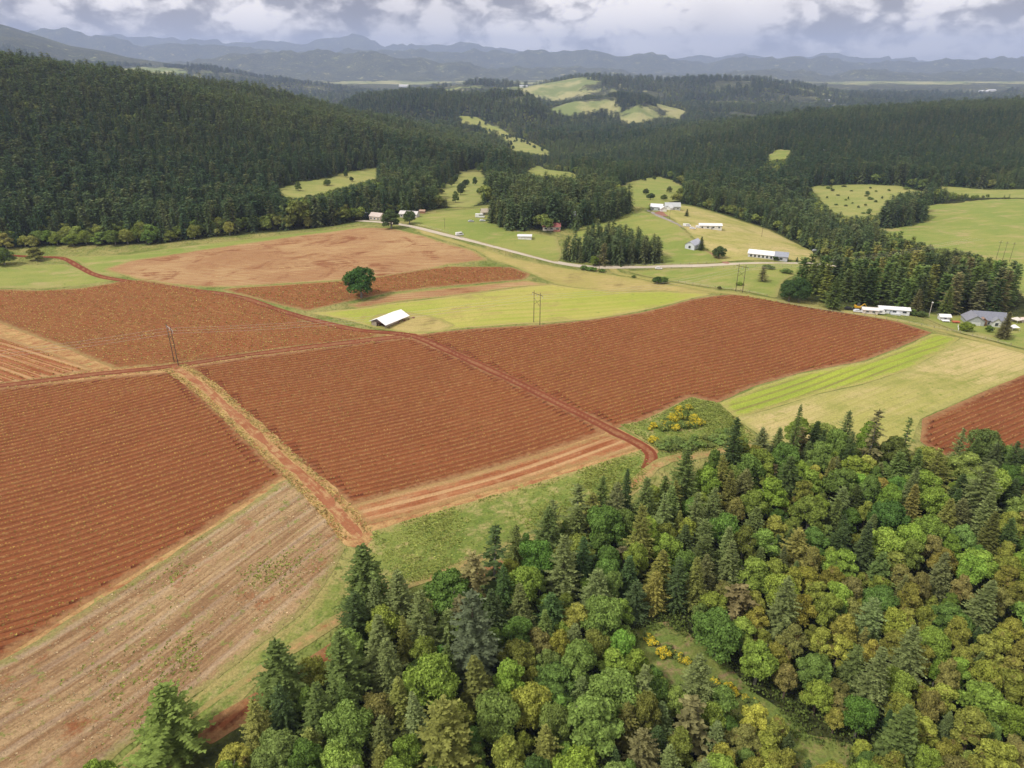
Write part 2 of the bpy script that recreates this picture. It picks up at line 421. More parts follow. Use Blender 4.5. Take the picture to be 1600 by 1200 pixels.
M_trackdry = ground_mat('dry_track', (0.40, 0.20, 0.10), (0.48, 0.29, 0.14), (0.27, 0.09, 0.04), (0.50, 0.62), scale=0.08, streak=0.06, sscale=0.9, D=(0.30, 0.26, 0.09), edgec=(0.26, 0.24, 0.08))
M_trackred = ground_mat('pinkish_track', (0.31, 0.125, 0.060), (0.27, 0.100, 0.045), (0.42, 0.26, 0.12), (0.46, 0.60), scale=0.10, streak=0.08, sscale=1.0, fine=0.15)
M_verge = ground_mat('dry_verge', TAN, (0.36, 0.22, 0.09), (0.29, 0.125, 0.055), (0.46, 0.62), D=(0.25, 0.24, 0.07), df=(0.56, 0.66), scale=0.10, streak=0.2, fine=0.3)
M_fallow = ground_mat('fallow_stubble', (0.215, 0.125, 0.062), (0.37, 0.255, 0.135), (0.23, 0.095, 0.042), (0.53, 0.64), w2=.75, D=(0.19, 0.20, 0.055), df=(0.54, 0.66), scale=0.035, streak=0.035, sscale=0.55, fine=0.3, stripe=(7.5, 0.16, (0.42, 0.34, 0.25), 0.35), edgec=(0.24, 0.22, 0.075))
M_straw = ground_mat('straw_field', (0.32, 0.185, 0.088), (0.42, 0.29, 0.140), (0.21, 0.085, 0.038), (0.50, 0.62), scale=0.02, streak=0.05, sscale=0.45, fine=0.25, stripe=(3.2, 0.20, (0.28, 0.11, 0.048), 0.8), edgec=(0.27, 0.25, 0.075))
M_lime = ground_mat('cut_green_hay', (0.31, 0.34, 0.06), (0.40, 0.36, 0.10), (0.30, 0.24, 0.09), (0.50, 0.66), D=(0.20, 0.25, 0.05), df=(0.58, 0.70), scale=0.020, streak=0.04, sscale=0.25, fine=0.2, stripe=(6, 0.16, (0.25, 0.29, 0.055), 0.35), edgec=(0.36, 0.30, 0.11))
M_pale = ground_mat('pale_meadow', (0.34, 0.32, 0.095), (0.50, 0.39, 0.19), (0.25, 0.26, 0.065), (0.47, 0.62), D=(0.20, 0.23, 0.05), df=(0.56, 0.68), scale=0.016, streak=0.05, sscale=0.35, fine=0.25, stripe=(3.2, .15, (0.26, 0.24, 0.07), 0.4), edgec=(0.30, 0.29, 0.09))
M_palegold = ground_mat('gold_meadow', (0.33, 0.29, 0.09), (0.42, 0.33, 0.13), (0.25, 0.20, 0.075), (0.50, 0.64), scale=0.03, streak=0.08, fine=0.18, edgec=(0.27, 0.26, 0.075))
M_limerow = ground_mat('green_cover_rows', (0.31, 0.36, 0.050), (0.25, 0.31, 0.045), (0.33, 0.30, 0.09), (0.55, 0.70), scale=0.03, streak=0.05, stripe=(4.2, 0.24, (0.20, 0.17, 0.06), 0.75), fine=.3, edgec=(0.34, 0.30, 0.10))
M_grass = ground_mat('grass', (0.13, 0.18, 0.036), (0.20, 0.23, 0.055), (0.34, 0.29, 0.12), (0.50, 0.64), D=(0.12, 0.165, 0.035), df=(0.54, 0.70), scale=0.05, streak=0.5, fine=0.35, edgec=(0.32, 0.26, 0.10))
M_glade = ground_mat('glade_grass', (0.13, 0.18, 0.04), (0.21, 0.23, 0.06), (0.26, 0.18, 0.10), (0.50, 0.64), scale=0.09, streak=0.5, fine=0.35)
M_lawn = ground_mat('pasture_grass', (0.20, 0.25, 0.055), (0.27, 0.28, 0.075), (0.34, 0.29, 0.12), (0.50, 0.66), D=(0.14, 0.18, 0.04), df=(0.58, 0.70), scale=0.016, streak=0.3, sscale=0.12, fine=0.2, edgec=(0.27, 0.25, 0.085))
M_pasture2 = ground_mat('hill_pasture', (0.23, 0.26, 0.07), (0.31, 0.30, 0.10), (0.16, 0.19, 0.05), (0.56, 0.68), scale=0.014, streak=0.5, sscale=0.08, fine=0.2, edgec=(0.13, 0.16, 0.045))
M_gravel = ground_mat('gravel', (0.46, 0.40, 0.30), (0.52, 0.45, 0.36), scale=0.1, streak=0.1, fine=0.1)
M_drive = ground_mat('driveway_gravel', (0.26, 0.23, 0.21), (0.33, 0.30, 0.26), scale=0.1, streak=0.1, fine=0.12)
M_paddock = ground_mat('bare_paddock', (0.26, 0.12, 0.085), (0.33, 0.19, 0.13), scale=0.05, streak=0.1, fine=0.2)

def base_ground():
    """ground of the whole country: grass near, wood floor and far woods and meadows by attribute"""
    m, t, b = new_mat('open_ground', 0.95, 0.05)
    P = t.pos()
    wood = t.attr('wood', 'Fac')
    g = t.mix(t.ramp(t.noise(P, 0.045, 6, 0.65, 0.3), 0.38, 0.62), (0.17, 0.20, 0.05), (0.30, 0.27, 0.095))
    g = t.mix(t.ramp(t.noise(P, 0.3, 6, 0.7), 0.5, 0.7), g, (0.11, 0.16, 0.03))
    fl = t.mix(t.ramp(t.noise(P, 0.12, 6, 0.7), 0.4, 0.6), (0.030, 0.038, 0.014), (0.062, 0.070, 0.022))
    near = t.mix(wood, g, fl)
    # far country beyond the single trees: woods with crowns as fine grain, meadows between
    can = t.mix(t.ramp(t.noise(P, 0.050, 5, 0.7), 0.42, 0.60), (0.030, 0.040, 0.022), (0.085, 0.090, 0.040))
    can = t.mix(t.ramp(t.noise(P, 0.0045, 5, 0.6), 0.42, 0.62), can, t.mix(1.0, can, (1.5, 1.4, 1.2), 'MULTIPLY'))
    mead = t.mix(t.ramp(t.noise(P, 0.006, 5, 0.6), 0.4, 0.6), (0.20, 0.24, 0.08), (0.38, 0.36, 0.16))
    op = t.attr('open', 'Fac')
    opf = t.ramp(t.math('ADD', op, t.math('MULTIPLY', t.math('SUBTRACT', t.noise(P, 0.010, 6, 0.7), 0.5), 1.3)), 0.45, 0.60)
    farc = t.mix(opf, can, mead)
    t.put(b.inputs['Base Color'], t.mix(t.attr('farf', 'Fac'), near, farc))
    t.put(b.inputs['Normal'], t.bump(t.noise(P, 0.045, 5, 0.75), 9.0, 0.9))
    return m
M_ground = base_ground()

# ------------------------------------------------------------------ where farmland ends and woods begin (plan polygons)
FARM = poly((-620,420),(-300,400),(0,388),(100,384),(250,382),(330,372),(420,364),(520,354),(590,343),(640,336),(690,326),(745,322),(790,318),(800,350),(860,368),(905,345),(960,328),(990,318),(1030,315),(1085,322),(1140,338),(1200,358),(1262,392),(1282,408),(1262,432),(1222,440),(1213,466),(1330,478),(1420,486),(1480,492),(1600,496),(1950,470),(2000,600),(1700,650),(1600,700),(1500,718),(1430,708),(1300,704),(1200,700),(1165,712),(1115,724),(1060,745),(1010,785),(900,830),(760,900),(700,935),(600,950),(545,1000),(470,1060),(400,1110),(320,1160),(240,1230),(160,1330),(-500,1330))
farm_sd = sdf(VX, VY, FARM)
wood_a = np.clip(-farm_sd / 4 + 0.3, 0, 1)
far_a = np.clip((VY - 1500) / 500, 0, 1)
# open valley floor and known far meadows
def blob(cx, cy, D, rx, ry):
    x, y, z = at_depth(cx, cy, D); return np.exp(-(((VX - x) / rx) ** 2 + ((VY - D) / ry) ** 2))
open_a = 0.36 * np.ones(len(VX))
open_a += 0.55 * np.clip(1 - np.abs(VY - 7600) / 900, 0, 1) * (VZ < -70)
for q in ((870,135,4250,210,260),(850,145,4000,120,160),(915,168,2850,130,150),(985,190,2650,90,110),(1040,185,2800,100,120),(1150,150,3700,120,60),(700,140,4200,130,60),(1265,160,4300,240,100),(1500,145,7600,900,300),(230,118,5000,260,160),(1050,190,3000,60,80),(950,118,5200,60,60)):
    open_a += 0.50 * blob(*q)
def openat(X, Y):
    fi = np.interp(np.log(Y), _ly, np.arange(ny)); fj = (np.clip(X / Y, -1.41, 1.41) + 1.42) / 2.84 * (NS - 1)
    return open_a.reshape(ny, NS)[np.clip(fi.round().astype(int), 0, ny - 1), np.clip(fj.round().astype(int), 0, NS - 1)] + 0.50 * fbm(X, Y, 300, 5) + .22 * fbm(X + 50, Y, 90, 3)
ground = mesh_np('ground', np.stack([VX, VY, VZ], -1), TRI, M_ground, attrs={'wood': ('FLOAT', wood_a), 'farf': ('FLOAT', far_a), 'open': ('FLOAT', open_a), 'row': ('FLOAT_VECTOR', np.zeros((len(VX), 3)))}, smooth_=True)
ground['kind'] = 'structure'
# the country beside and behind the viewpoint, so that the land goes on all round
ang = np.linspace(0, 2 * math.pi, 97)[:-1]; rad = np.array([0, 60, 130, 250, 450, 800, 1500, 3000, 6000, 12000, 20000.])
AX = (rad[:, None] * np.sin(ang)[None]).ravel(); AY = (rad[:, None] * np.cos(ang)[None]).ravel()
AZ = np.where((AY > 20) & (np.abs(AX) < 1.40 * np.maximum(AY, 1)), -240, -22 - 60 * np.clip(rad.repeat(96) / 6000, 0, 1) + 10 * fbm(AX, AY, 700))
q_ = (np.arange(len(rad) - 1)[:, None] * 96 + np.arange(96)[None]).ravel(); nx_ = (np.arange(len(rad) - 1)[:, None] * 96 + (np.arange(96) + 1)[None] % 96).ravel()
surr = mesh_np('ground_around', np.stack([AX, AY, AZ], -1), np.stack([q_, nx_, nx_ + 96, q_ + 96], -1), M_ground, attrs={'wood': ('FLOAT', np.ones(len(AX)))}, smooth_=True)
surr['kind'] = 'structure'

# ------------------------------------------------------------------ fields, tracks and roads
def dirof(a, b): p, q = G(*a), G(*b); return (q[0] - p[0], q[1] - p[1])
P_L = poly((-700,680),(-250,620),(0,607),(140,592),(268,581),(285,586),(360,660),(447,743),(330,822),(160,928),(0,1030),(-250,1190),(-700,1250))
P_T = poly((-600,470),(-200,457),(0,452),(60,454),(130,450),(190,439),(225,437),(380,463),(480,499),(610,524),(450,544),(285,568),(180,577),(120,552),(0,505),(-200,452))
P_F = poly((-600,420),(-200,480),(0,525),(80,550),(150,578),(60,592),(0,600),(-300,625),(-700,640))
P_M = poly((292,574),(400,557),(560,536),(642,527),(702,550),(802,597),(905,648),(950,676),(800,722),(640,765),(548,790),(450,712),(380,650))
P_MS = poly((548,790),(640,765),(800,722),(945,679),(975,684),(1005,699),(900,728),(760,768),(640,805),(565,822))
P_R = poly((642,524),(700,517),(840,508),(925,499),(1000,489),(1080,468),(1130,461),(1170,461),(1240,474),(1330,490),(1400,502),(1458,520),(1400,545),(1350,564),(1250,582),(1180,603),(1122,629),(1080,620),(1040,640),(1000,658),(962,670),(897,642),(797,592),(700,547))
P_RR = poly((1620,575),(1560,602),(1500,628),(1440,655),(1438,690),(1470,712),(1560,712),(1700,690),(2100,640),(2100,480),(1800,520))
P_S = poly((160,421),(215,437),(260,444),(330,449),(390,447),(560,436),(640,428),(700,414),(765,407),(742,392),(700,381),(660,368),(610,356),(560,356),(470,368),(370,382),(280,396),(210,406))
P_S2 = poly((345,452),(390,448),(560,437),(700,416),(800,417),(830,428),(820,437),(730,445),(610,457),(540,472),(480,486),(430,475))
P_S3 = poly((540,477),(610,460),(730,447),(825,438),(860,445),(800,450),(700,464),(620,472),(560,482))
P_LIME = poly((485,489),(560,482),(620,473),(700,464),(800,451),(860,444),(950,455),(1030,455),(1115,459),(1080,466),(1000,487),(925,498),(840,505),(700,515),(655,521),(600,514),(540,500))
P_GOLD = poly((640,352),(700,372),(760,389),(800,402),(850,413),(930,425),(1000,436),(1060,447),(1130,459),(1030,455),(950,456),(870,445),(835,430),(800,415),(770,406),(742,391),(660,366))
P_BARN = poly((575,500),(590,490),(640,488),(690,497),(712,509),(690,519),(640,520),(600,513))
P_FAL = poly((450,748),(500,780),(545,840),(520,900),(470,960),(380,1030),(300,1090),(200,1165),(80,1250),(-300,1500),(-700,1500),(-300,1240),(0,1036),(160,934),(330,828))
P_LROW = poly((1458,521),(1500,528),(1470,550),(1420,578),(1350,600),(1280,615),(1200,640),(1150,652),(1125,630),(1182,605),(1252,584),(1352,566),(1402,547))
P_PALE = poly((1502,528),(1600,549),(1700,570),(1620,577),(1560,602),(1500,628),(1438,656),(1420,700),(1300,698),(1200,690),(1150,653),(1200,641),(1280,616),(1350,601),(1420,579),(1470,551))
P_HAYL = poly((-600,420),(-100,415),(0,413),(100,412),(130,420),(160,432),(180,438),(130,446),(60,451),(0,450),(-200,455),(-600,466))
P_LCRV = poly((95,401),(200,398),(330,380),(450,366),(560,354),(600,350),(560,357),(470,368),(370,383),(280,397),(210,407),(165,420),(200,434),(150,428),(120,408))
P_TRI = poly((968,664),(1000,659),(1040,641),(1080,621),(1125,630),(1150,653),(1190,690),(1130,702),(1070,712),(1030,705))
P_BRI = poly((580,832),(640,812),(760,776),(900,735),(1005,702),(1016,722),(1005,760),(960,790),(850,830),(760,870),(680,905),(610,920),(570,880))

dM = dirof((545, 750), (800, 685)); dL = dirof((200, 760), (398, 698)); dR = dirof((950, 597), (1200, 540)); dT = dirof((125, 525), (250, 512))
dF = dirof((0, 535), (140, 577)); dRR = dirof((1440, 700), (1580, 640)); dFal = dirof((0, 1045), (450, 760)); dS = dirof((300, 425), (600, 405)); dLi = dirof((500, 500), (900, 470))
area('verge', poly((-500,1040),(-700,560),(-200,440),(0,500),(300,560),(640,515),(700,530),(1030,705),(1020,720),(560,860),(470,780),(0,1060)), M_verge, dM, 0.3)
area('meadow', P_GOLD, M_palegold, dLi, 1.2)
area('hay_field', P_LIME, M_lime, dLi, 0.8)
area('farmyard', P_BARN, M_palegold, dLi, 1.0)
area('hay_meadow', P_HAYL, M_lawn, dS, 0.8)
area('grass_verge', P_LCRV, M_lawn, dS, 0.6)
area('stubble_field', P_S, M_straw, dS, 1.2)
area('weedy_field', P_S2, M_soil_far, dS, 0.8)
area('stubble_strip', P_S3, M_straw, dS, 0.8)
area('upper_field', P_T, M_soil_far, dT, 0.6)
area('left_field', P_F, M_soil_pal, dF, 0.5)
area('lower_field', P_L, M_soilL, dL, 0.5)
area('middle_field', P_M, M_soil, dM, 0.5)
area('striped_strip', P_MS, M_soil_pal, dM, 0.4)
area('right_field', P_R, M_soil, dR, 0.5)
area('edge_field', P_RR, M_soil, dRR, 0.4)
area('fallow_field', P_FAL, M_fallow, dFal, 1.2)
area('cover_crop_strip', P_LROW, M_limerow, dirof((1150, 640), (1470, 530)), 0.5)
area('pale_field', P_PALE, M_pale, dirof((1200, 670), (1500, 560)), 0.5)
area('scrub_corner', P_TRI, M_grass, dR, 0.8)
area('grass_bank', P_BRI, M_grass, dM, 1.0)
area('grass_bank_lower', poly((545,905),(560,960),(480,1000),(400,1070),(330,1140),(250,1230),(160,1330),(40,1330),(190,1180),(300,1095),(380,1035),(470,965),(520,905)), M_grass, dFal, 1.2)
area('bare_strip', poly((600,950),(545,985),(480,1030),(400,1080),(330,1120),(300,1150),(330,1165),(420,1110),(500,1060),(580,1000),(640,960)), M_soil, dFal, 0.4)
area('bare_strip', poly((700,915),(760,885),(800,868),(830,872),(760,905),(715,930)), M_soil, dM, 0.4)

for g_ in (((985,985),(1045,975),(1110,1010),(1150,1050),(1190,1085),(1250,1130),(1270,1185),(1150,1140),(1090,1105),(1040,1105),(1000,1065)), ((1225,1145),(1330,1165),(1345,1230),(1225,1230))):
    P_ = poly(*g_); area('glade', P_, M_glade, (1, .3), 1.5)

T_A = [G(*p) for p in ((-700,690),(-200,622),(0,603),(140,586),(270,572),(400,553),(520,538),(645,524))]
T_B = [G(*p) for p in ((272,573),(320,606),(380,660),(440,715),(500,770),(560,838))]
T_C = [G(*p) for p in ((0,398),(80,402),(104,406),(122,416),(150,430),(190,438),(290,452),(370,463),(440,486),(500,503),(560,516),(640,524),(700,548),(800,594),(900,644),(960,675),(1000,695),(1018,712),(1012,735))]
T_D = [G(*p) for p in ((975,770),(1010,740),(1045,718),(1090,712),(1140,705),(1180,700),(1220,698))]
T_E = [G(*p) for p in ((150,1240),(300,1120),(420,1040),(540,960),(640,915),(720,885),(760,868))]
T_R = [G(*p) for p in ((560,345),(620,350),(700,368),(760,382),(830,400),(880,412),(930,417.5),(1000,417),(1100,415),(1180,411.5),(1230,412),(1300,415))]
T_R2 = [G(*p) for p in ((955,418),(968,428),(1000,434),(1060,445),(1130,457),(1215,470),(1300,484),(1400,500),(1500,524),(1600,550),(1700,575))]
strip('dirt_track_verge', T_B, 9.0, M_verge, 1.6)
strip('dirt_track', T_A, 4.6, M_track, 0.4)
strip('dirt_track', T_B, 3.0, M_trackred, 1.1)
strip('dirt_track', T_C, 4.4, M_track, 0.4)
strip('dirt_track', T_D, 4.5, M_trackdry, 1.0)
strip('dirt_track', T_E, 2.6, M_trackdry, 0.8)
strip('farm_lane', T_R2, 5.0, M_palegold, 0.8)
strip('gravel_road', T_R, 6.0, M_gravel, 0.15)
strip('driveway', [G(*p) for p in ((722,371),(745,362),(768,352),(772,345))], 4.5, M_drive, 0.3)
strip('driveway', [G(*p) for p in ((774,384),(790,374),(806,363),(815,358))], 4.5, M_drive, 0.3)
strip('driveway', [G(*p) for p in ((1135,411),(1115,400),(1085,386))], 5, M_paddock, 0.6)
strip('driveway', [G(*p) for p in ((1010,328),(1045,345),(1070,355),(1100,362),(1150,385),(1185,403))], 5, M_drive, 0.8)
area('paddock', poly((1105,372),(1130,371),(1160,384),(1180,392),(1170,402),(1140,391)), M_paddock, dR, 0.8)
area('paddock', poly((1020,333),(1085,326),(1115,336),(1070,340),(1035,338)), M_paddock, dR, 0.8)

# meadows set in the woods
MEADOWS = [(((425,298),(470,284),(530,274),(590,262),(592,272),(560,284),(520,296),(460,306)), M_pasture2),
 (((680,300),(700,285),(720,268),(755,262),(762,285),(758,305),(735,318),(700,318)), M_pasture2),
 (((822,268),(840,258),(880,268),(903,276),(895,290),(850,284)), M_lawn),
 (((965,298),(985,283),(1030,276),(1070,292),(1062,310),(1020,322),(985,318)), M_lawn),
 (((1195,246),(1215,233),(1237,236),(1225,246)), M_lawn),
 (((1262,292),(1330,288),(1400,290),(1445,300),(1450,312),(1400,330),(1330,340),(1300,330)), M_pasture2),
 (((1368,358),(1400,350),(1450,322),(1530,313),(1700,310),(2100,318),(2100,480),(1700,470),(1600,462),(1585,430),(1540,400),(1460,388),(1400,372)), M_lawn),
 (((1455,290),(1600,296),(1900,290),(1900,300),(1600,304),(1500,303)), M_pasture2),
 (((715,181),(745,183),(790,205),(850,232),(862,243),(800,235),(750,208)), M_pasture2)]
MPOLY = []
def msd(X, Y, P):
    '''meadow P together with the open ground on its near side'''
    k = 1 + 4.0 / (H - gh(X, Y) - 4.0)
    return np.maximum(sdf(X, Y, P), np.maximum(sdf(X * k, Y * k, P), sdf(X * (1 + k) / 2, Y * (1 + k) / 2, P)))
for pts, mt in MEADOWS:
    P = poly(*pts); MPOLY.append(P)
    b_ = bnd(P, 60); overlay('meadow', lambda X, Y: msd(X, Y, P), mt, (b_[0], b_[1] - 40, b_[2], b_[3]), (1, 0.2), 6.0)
area('pasture', poly((650,338),(700,330),(790,322),(790,345),(800,360),(870,370),(880,400),(870,410),(760,381),(700,366),(640,350)), M_lawn, dR, 1.0)
area('pasture', poly((880,400),(905,350),(960,330),(1005,330),(1060,352),(1085,378),(1130,410),(1000,416),(930,416)), M_lawn, dR, 1.0)
area('pasture', poly((1010,318),(1085,324),(1140,340),(1200,360),(1270,393),(1275,410),(1130,409),(1100,385),(1060,350)), M_pale, dR, 1.0)
area('pasture', poly((975,424),(1100,418),(1275,415),(1225,438),(1212,466),(1130,452),(1040,438)), M_lawn, dR, 1.0)
area('pasture', poly((1420,488),(1480,494),(1600,497),(1800,490),(1800,590),(1600,545),(1500,521)), M_lawn, dR, 0.6)
# ------------------------------------------------------------------ haze
lo = float(min(VZ.min(), AZ.min())) - 2.0; hi = float(VZ.max()) + 60
def box_mesh(name, x0, y0, z0, x1, y1, z1, mat=None):
    V = np.array([(x, y, z_) for z_ in (z0, z1) for y in (y0, y1) for x in (x0, x1)])
    F = np.array([(0, 2, 3, 1), (4, 5, 7, 6), (0, 1, 5, 4), (2, 6, 7, 3), (0, 4, 6, 2), (1, 3, 7, 5)])
    return mesh_np(name, V, F, mat)
hm = bpy.data.materials.new('haze_air'); hm.use_nodes = True
hm.node_tree.nodes.clear()
ho = hm.node_tree.nodes.new('ShaderNodeOutputMaterial'); hv = hm.node_tree.nodes.new('ShaderNodeVolumePrincipled')
hv.inputs['Color'].default_value = (0.54, 0.66, 1.0, 1); hv.inputs['Density'].default_value = HAZE
hv.inputs['Anisotropy'].default_value = 0.1
hm.node_tree.links.new(hv.outputs[0], ho.inputs['Volume'])
haze = box_mesh('haze', -38000, -20500, lo, 38000, 27000, hi, hm); haze['kind'] = 'stuff'

# ------------------------------------------------------------------ foliage materials
def leaf_mat(name, cols, instanced=False, trans=0.25, contrast=0.35, patch=None):
    m = bpy.data.materials.new(name); m.use_nodes = True; t = NT(m.node_tree); t.n.clear()
    out = t.node('ShaderNodeOutputMaterial')
    if instanced:
        tint = t.attr('tint', 'Fac', 'INSTANCER')
        rnd = t.attr('tint2', 'Fac', 'INSTANCER')
        col = t.mix(tint, cols[0], cols[1])
        col = t.mix(t.ramp(rnd, 0.0, 1.0, 0.0, 0.55), col, cols[2])
    else:
        oi = t.node('ShaderNodeObjectInfo'); col = oi.outputs['Color']
    P = t.pos()
    n = t.noise(P, 0.55 if not instanced else 0.25, 5, 0.7)
    n2 = t.noise(P, 3.5, 3, 0.6)
    v = t.math('ADD', t.ramp(n, 0.3, 0.7, 1 - contrast, 1 + contrast * 0.8), t.ramp(n2, 0.3, 0.7, -contrast * 0.5, contrast * 0.5))
    leafv = t.math('ADD', t.math('MULTIPLY', t.attr('lv', 'Fac'), 0.7), 0.65)
    v = t.math('MULTIPLY', v, leafv)
    comb = t.node('ShaderNodeCombineColor'); [t.put(comb.inputs[i], v) for i in range(3)]
    c2 = t.mix(1.0, col, comb.outputs[0], 'MULTIPLY')
    if patch: c2 = t.mix(t.ramp(t.noise(P, 0.35, 4, 0.6), 0.58, 0.70), c2, patch)
    d = t.node('ShaderNodeBsdfDiffuse'); t.put(d.inputs[0], c2)
    tr = t.node('ShaderNodeBsdfTranslucent'); t.put(tr.inputs[0], t.mix(1.0, c2, (1.3, 1.35, 0.6), 'MULTIPLY'))
    mx = t.node('ShaderNodeMixShader'); mx.inputs[0].default_value = trans
    t.l.new(d.outputs[0], mx.inputs[1]); t.l.new(tr.outputs[0], mx.inputs[2])
    t.l.new(mx.outputs[0], out.inputs[0])
    return m
M_leaf = leaf_mat('foliage', None)
M_madrone = leaf_mat('foliage_rusty_tips', None, patch=(0.235, 0.185, 0.065))
M_bark = plain('bark', (0.16, 0.12, 0.09), 0.95, 0.05, 0.35, 2.0)
M_greybark = plain('grey_bark', (0.27, 0.25, 0.22), 0.95, 0.05, 0.3, 2.0)
M_firfar = leaf_mat('far_fir_foliage', ((0.070, 0.120, 0.056), (0.160, 0.215, 0.085), (0.215, 0.210, 0.085)), True, 0.33)
M_brfar = leaf_mat('far_broadleaf_foliage', ((0.16, 0.215, 0.055), (0.26, 0.30, 0.075), (0.26, 0.24, 0.085)), True, 0.2)

# ------------------------------------------------------------------ tree shapes (each: crown arrays, trunk arrays)
def tube(path, radii, n=6):
    V, F = [], []
    path = [np.array(p, float) for p in path]
    for i, (p, r) in enumerate(zip(path, radii)):
        d = path[min(i + 1, len(path) - 1)] - path[max(i - 1, 0)]; d /= np.linalg.norm(d) + 1e-9
        u = np.cross(d, (0, 0, 1) if abs(d[2]) < .9 else (1, 0, 0)); u /= np.linalg.norm(u); v = np.cross(d, u)
        for k in range(n):
            a = 2 * math.pi * k / n; V.append(p + r * (math.cos(a) * u + math.sin(a) * v))
        if i:
            b = (i - 1) * n
            for k in range(n): F.append((b + k, b + (k + 1) % n, b + n + (k + 1) % n, b + n + k))
    return np.array(V), F
def tris_of(F): 
    o = []
    for f in F:
        for k in range(1, len(f) - 1): o.append((f[0], f[k], f[k + 1]))
    return np.array(o)
def merge(parts):
    V, F, o = [], [], 0
    for v, f in parts:
        V.append(v); F.append(tris_of(f) + o); o += len(v)
    return np.concatenate(V), np.concatenate(F)

def fir_crown(h, R_, seed, dens=1.0, seg=0.62, start=0.10, shape=0.85, ragged=0.22, fan=1.0, droop=0.16):
    """whorls of drooping branches, each carrying flat sprays of needles"""
    r = np.random.default_rng(seed)
    Q = []
    zk = start * h
    asym = r.uniform(0, 6.28)
    while zk < h * 0.985:
        t = (zk - start * h) / (h - start * h)
        L0 = R_ * (1 - t) ** shape * (0.55 + 0.45 * min(1, t * 7 + 0.35)) + 0.12
        nb = max(4, int((5 + 4.5 * (1 - t)) * dens))
        a0 = r.uniform(0, 6.28)
        for b in range(nb):
            a = a0 + 6.283 * b / nb + r.normal(0, 0.22)
            L = L0 * (1 + r.normal(0, ragged)) * (1 + 0.10 * math.cos(a - asym)); L = max(L, 0.2)
            zb = zk + r.normal(0, 0.22)
            up = 0.35 * t - droop
            ca, sa = math.cos(a), math.sin(a)
            n = max(2, int(L / seg))
            for k in range(n):
                q = (k + 0.35 + 0.4 * r.random()) / n
                if q < 0.18 and n > 3: continue
                rr = L * q; zz = zb + L * (up * q * 1.3 - droop * q * (1 - q) * 1.2) + r.normal(0, 0.06)
                wd = fan * (0.26 * L * (1 - q) + 0.34 + 0.10 * r.random())
                ln = seg * fan * (1.0 + 0.5 * r.random())
                side = 1 if r.random() < 0.5 else -1
                for sd in ((1, -1) if q < .85 else (side,)):
                    base = np.array([rr * ca, rr * sa, zz])
                    lat = np.array([-sa, ca, 0]) * sd
                    fw = np.array([ca, sa, 0])
                    tip = base + lat * wd + fw * ln * 0.55 + np.array([0, 0, -0.16 * wd + r.normal(0, 0.08)])
                    p1 = base + fw * ln + np.array([0, 0, up * ln + 0.02])
                    p2 = base - fw * ln * 0.35 + lat * wd * 0.30 + np.array([0, 0, -0.05])
                    Q.append((base, p2, tip, p1))
        zk += (0.40 + 0.32 * (1 - t)) / max(0.5, dens) * (h / 20) ** 0.5
    for k in range(5):
        a = k * 1.256; Q.append((np.array([0, 0, h + .55]), np.array([.22 * math.cos(a), .22 * math.sin(a), h - .5]), np.array([0.05, 0, h - 1.0]), np.array([.22 * math.cos(a + 1), .22 * math.sin(a + 1), h - .6])))
    V = np.array(Q).reshape(-1, 3); n = len(Q)
    F = np.arange(n * 4).reshape(n, 4)
    lv = np.repeat(r.random(n) ** 1.0, 4)
    return V, F, lv
def fir_trunk(h, r0=None):
    r0 = r0 or h * 0.014 + 0.06
    return tube([(0, 0, -0.6), (0, 0, h * .3), (0.05, 0, h * .7), (0, 0, h * .99)], [r0, r0 * .8, r0 * .4, 0.02], 6)

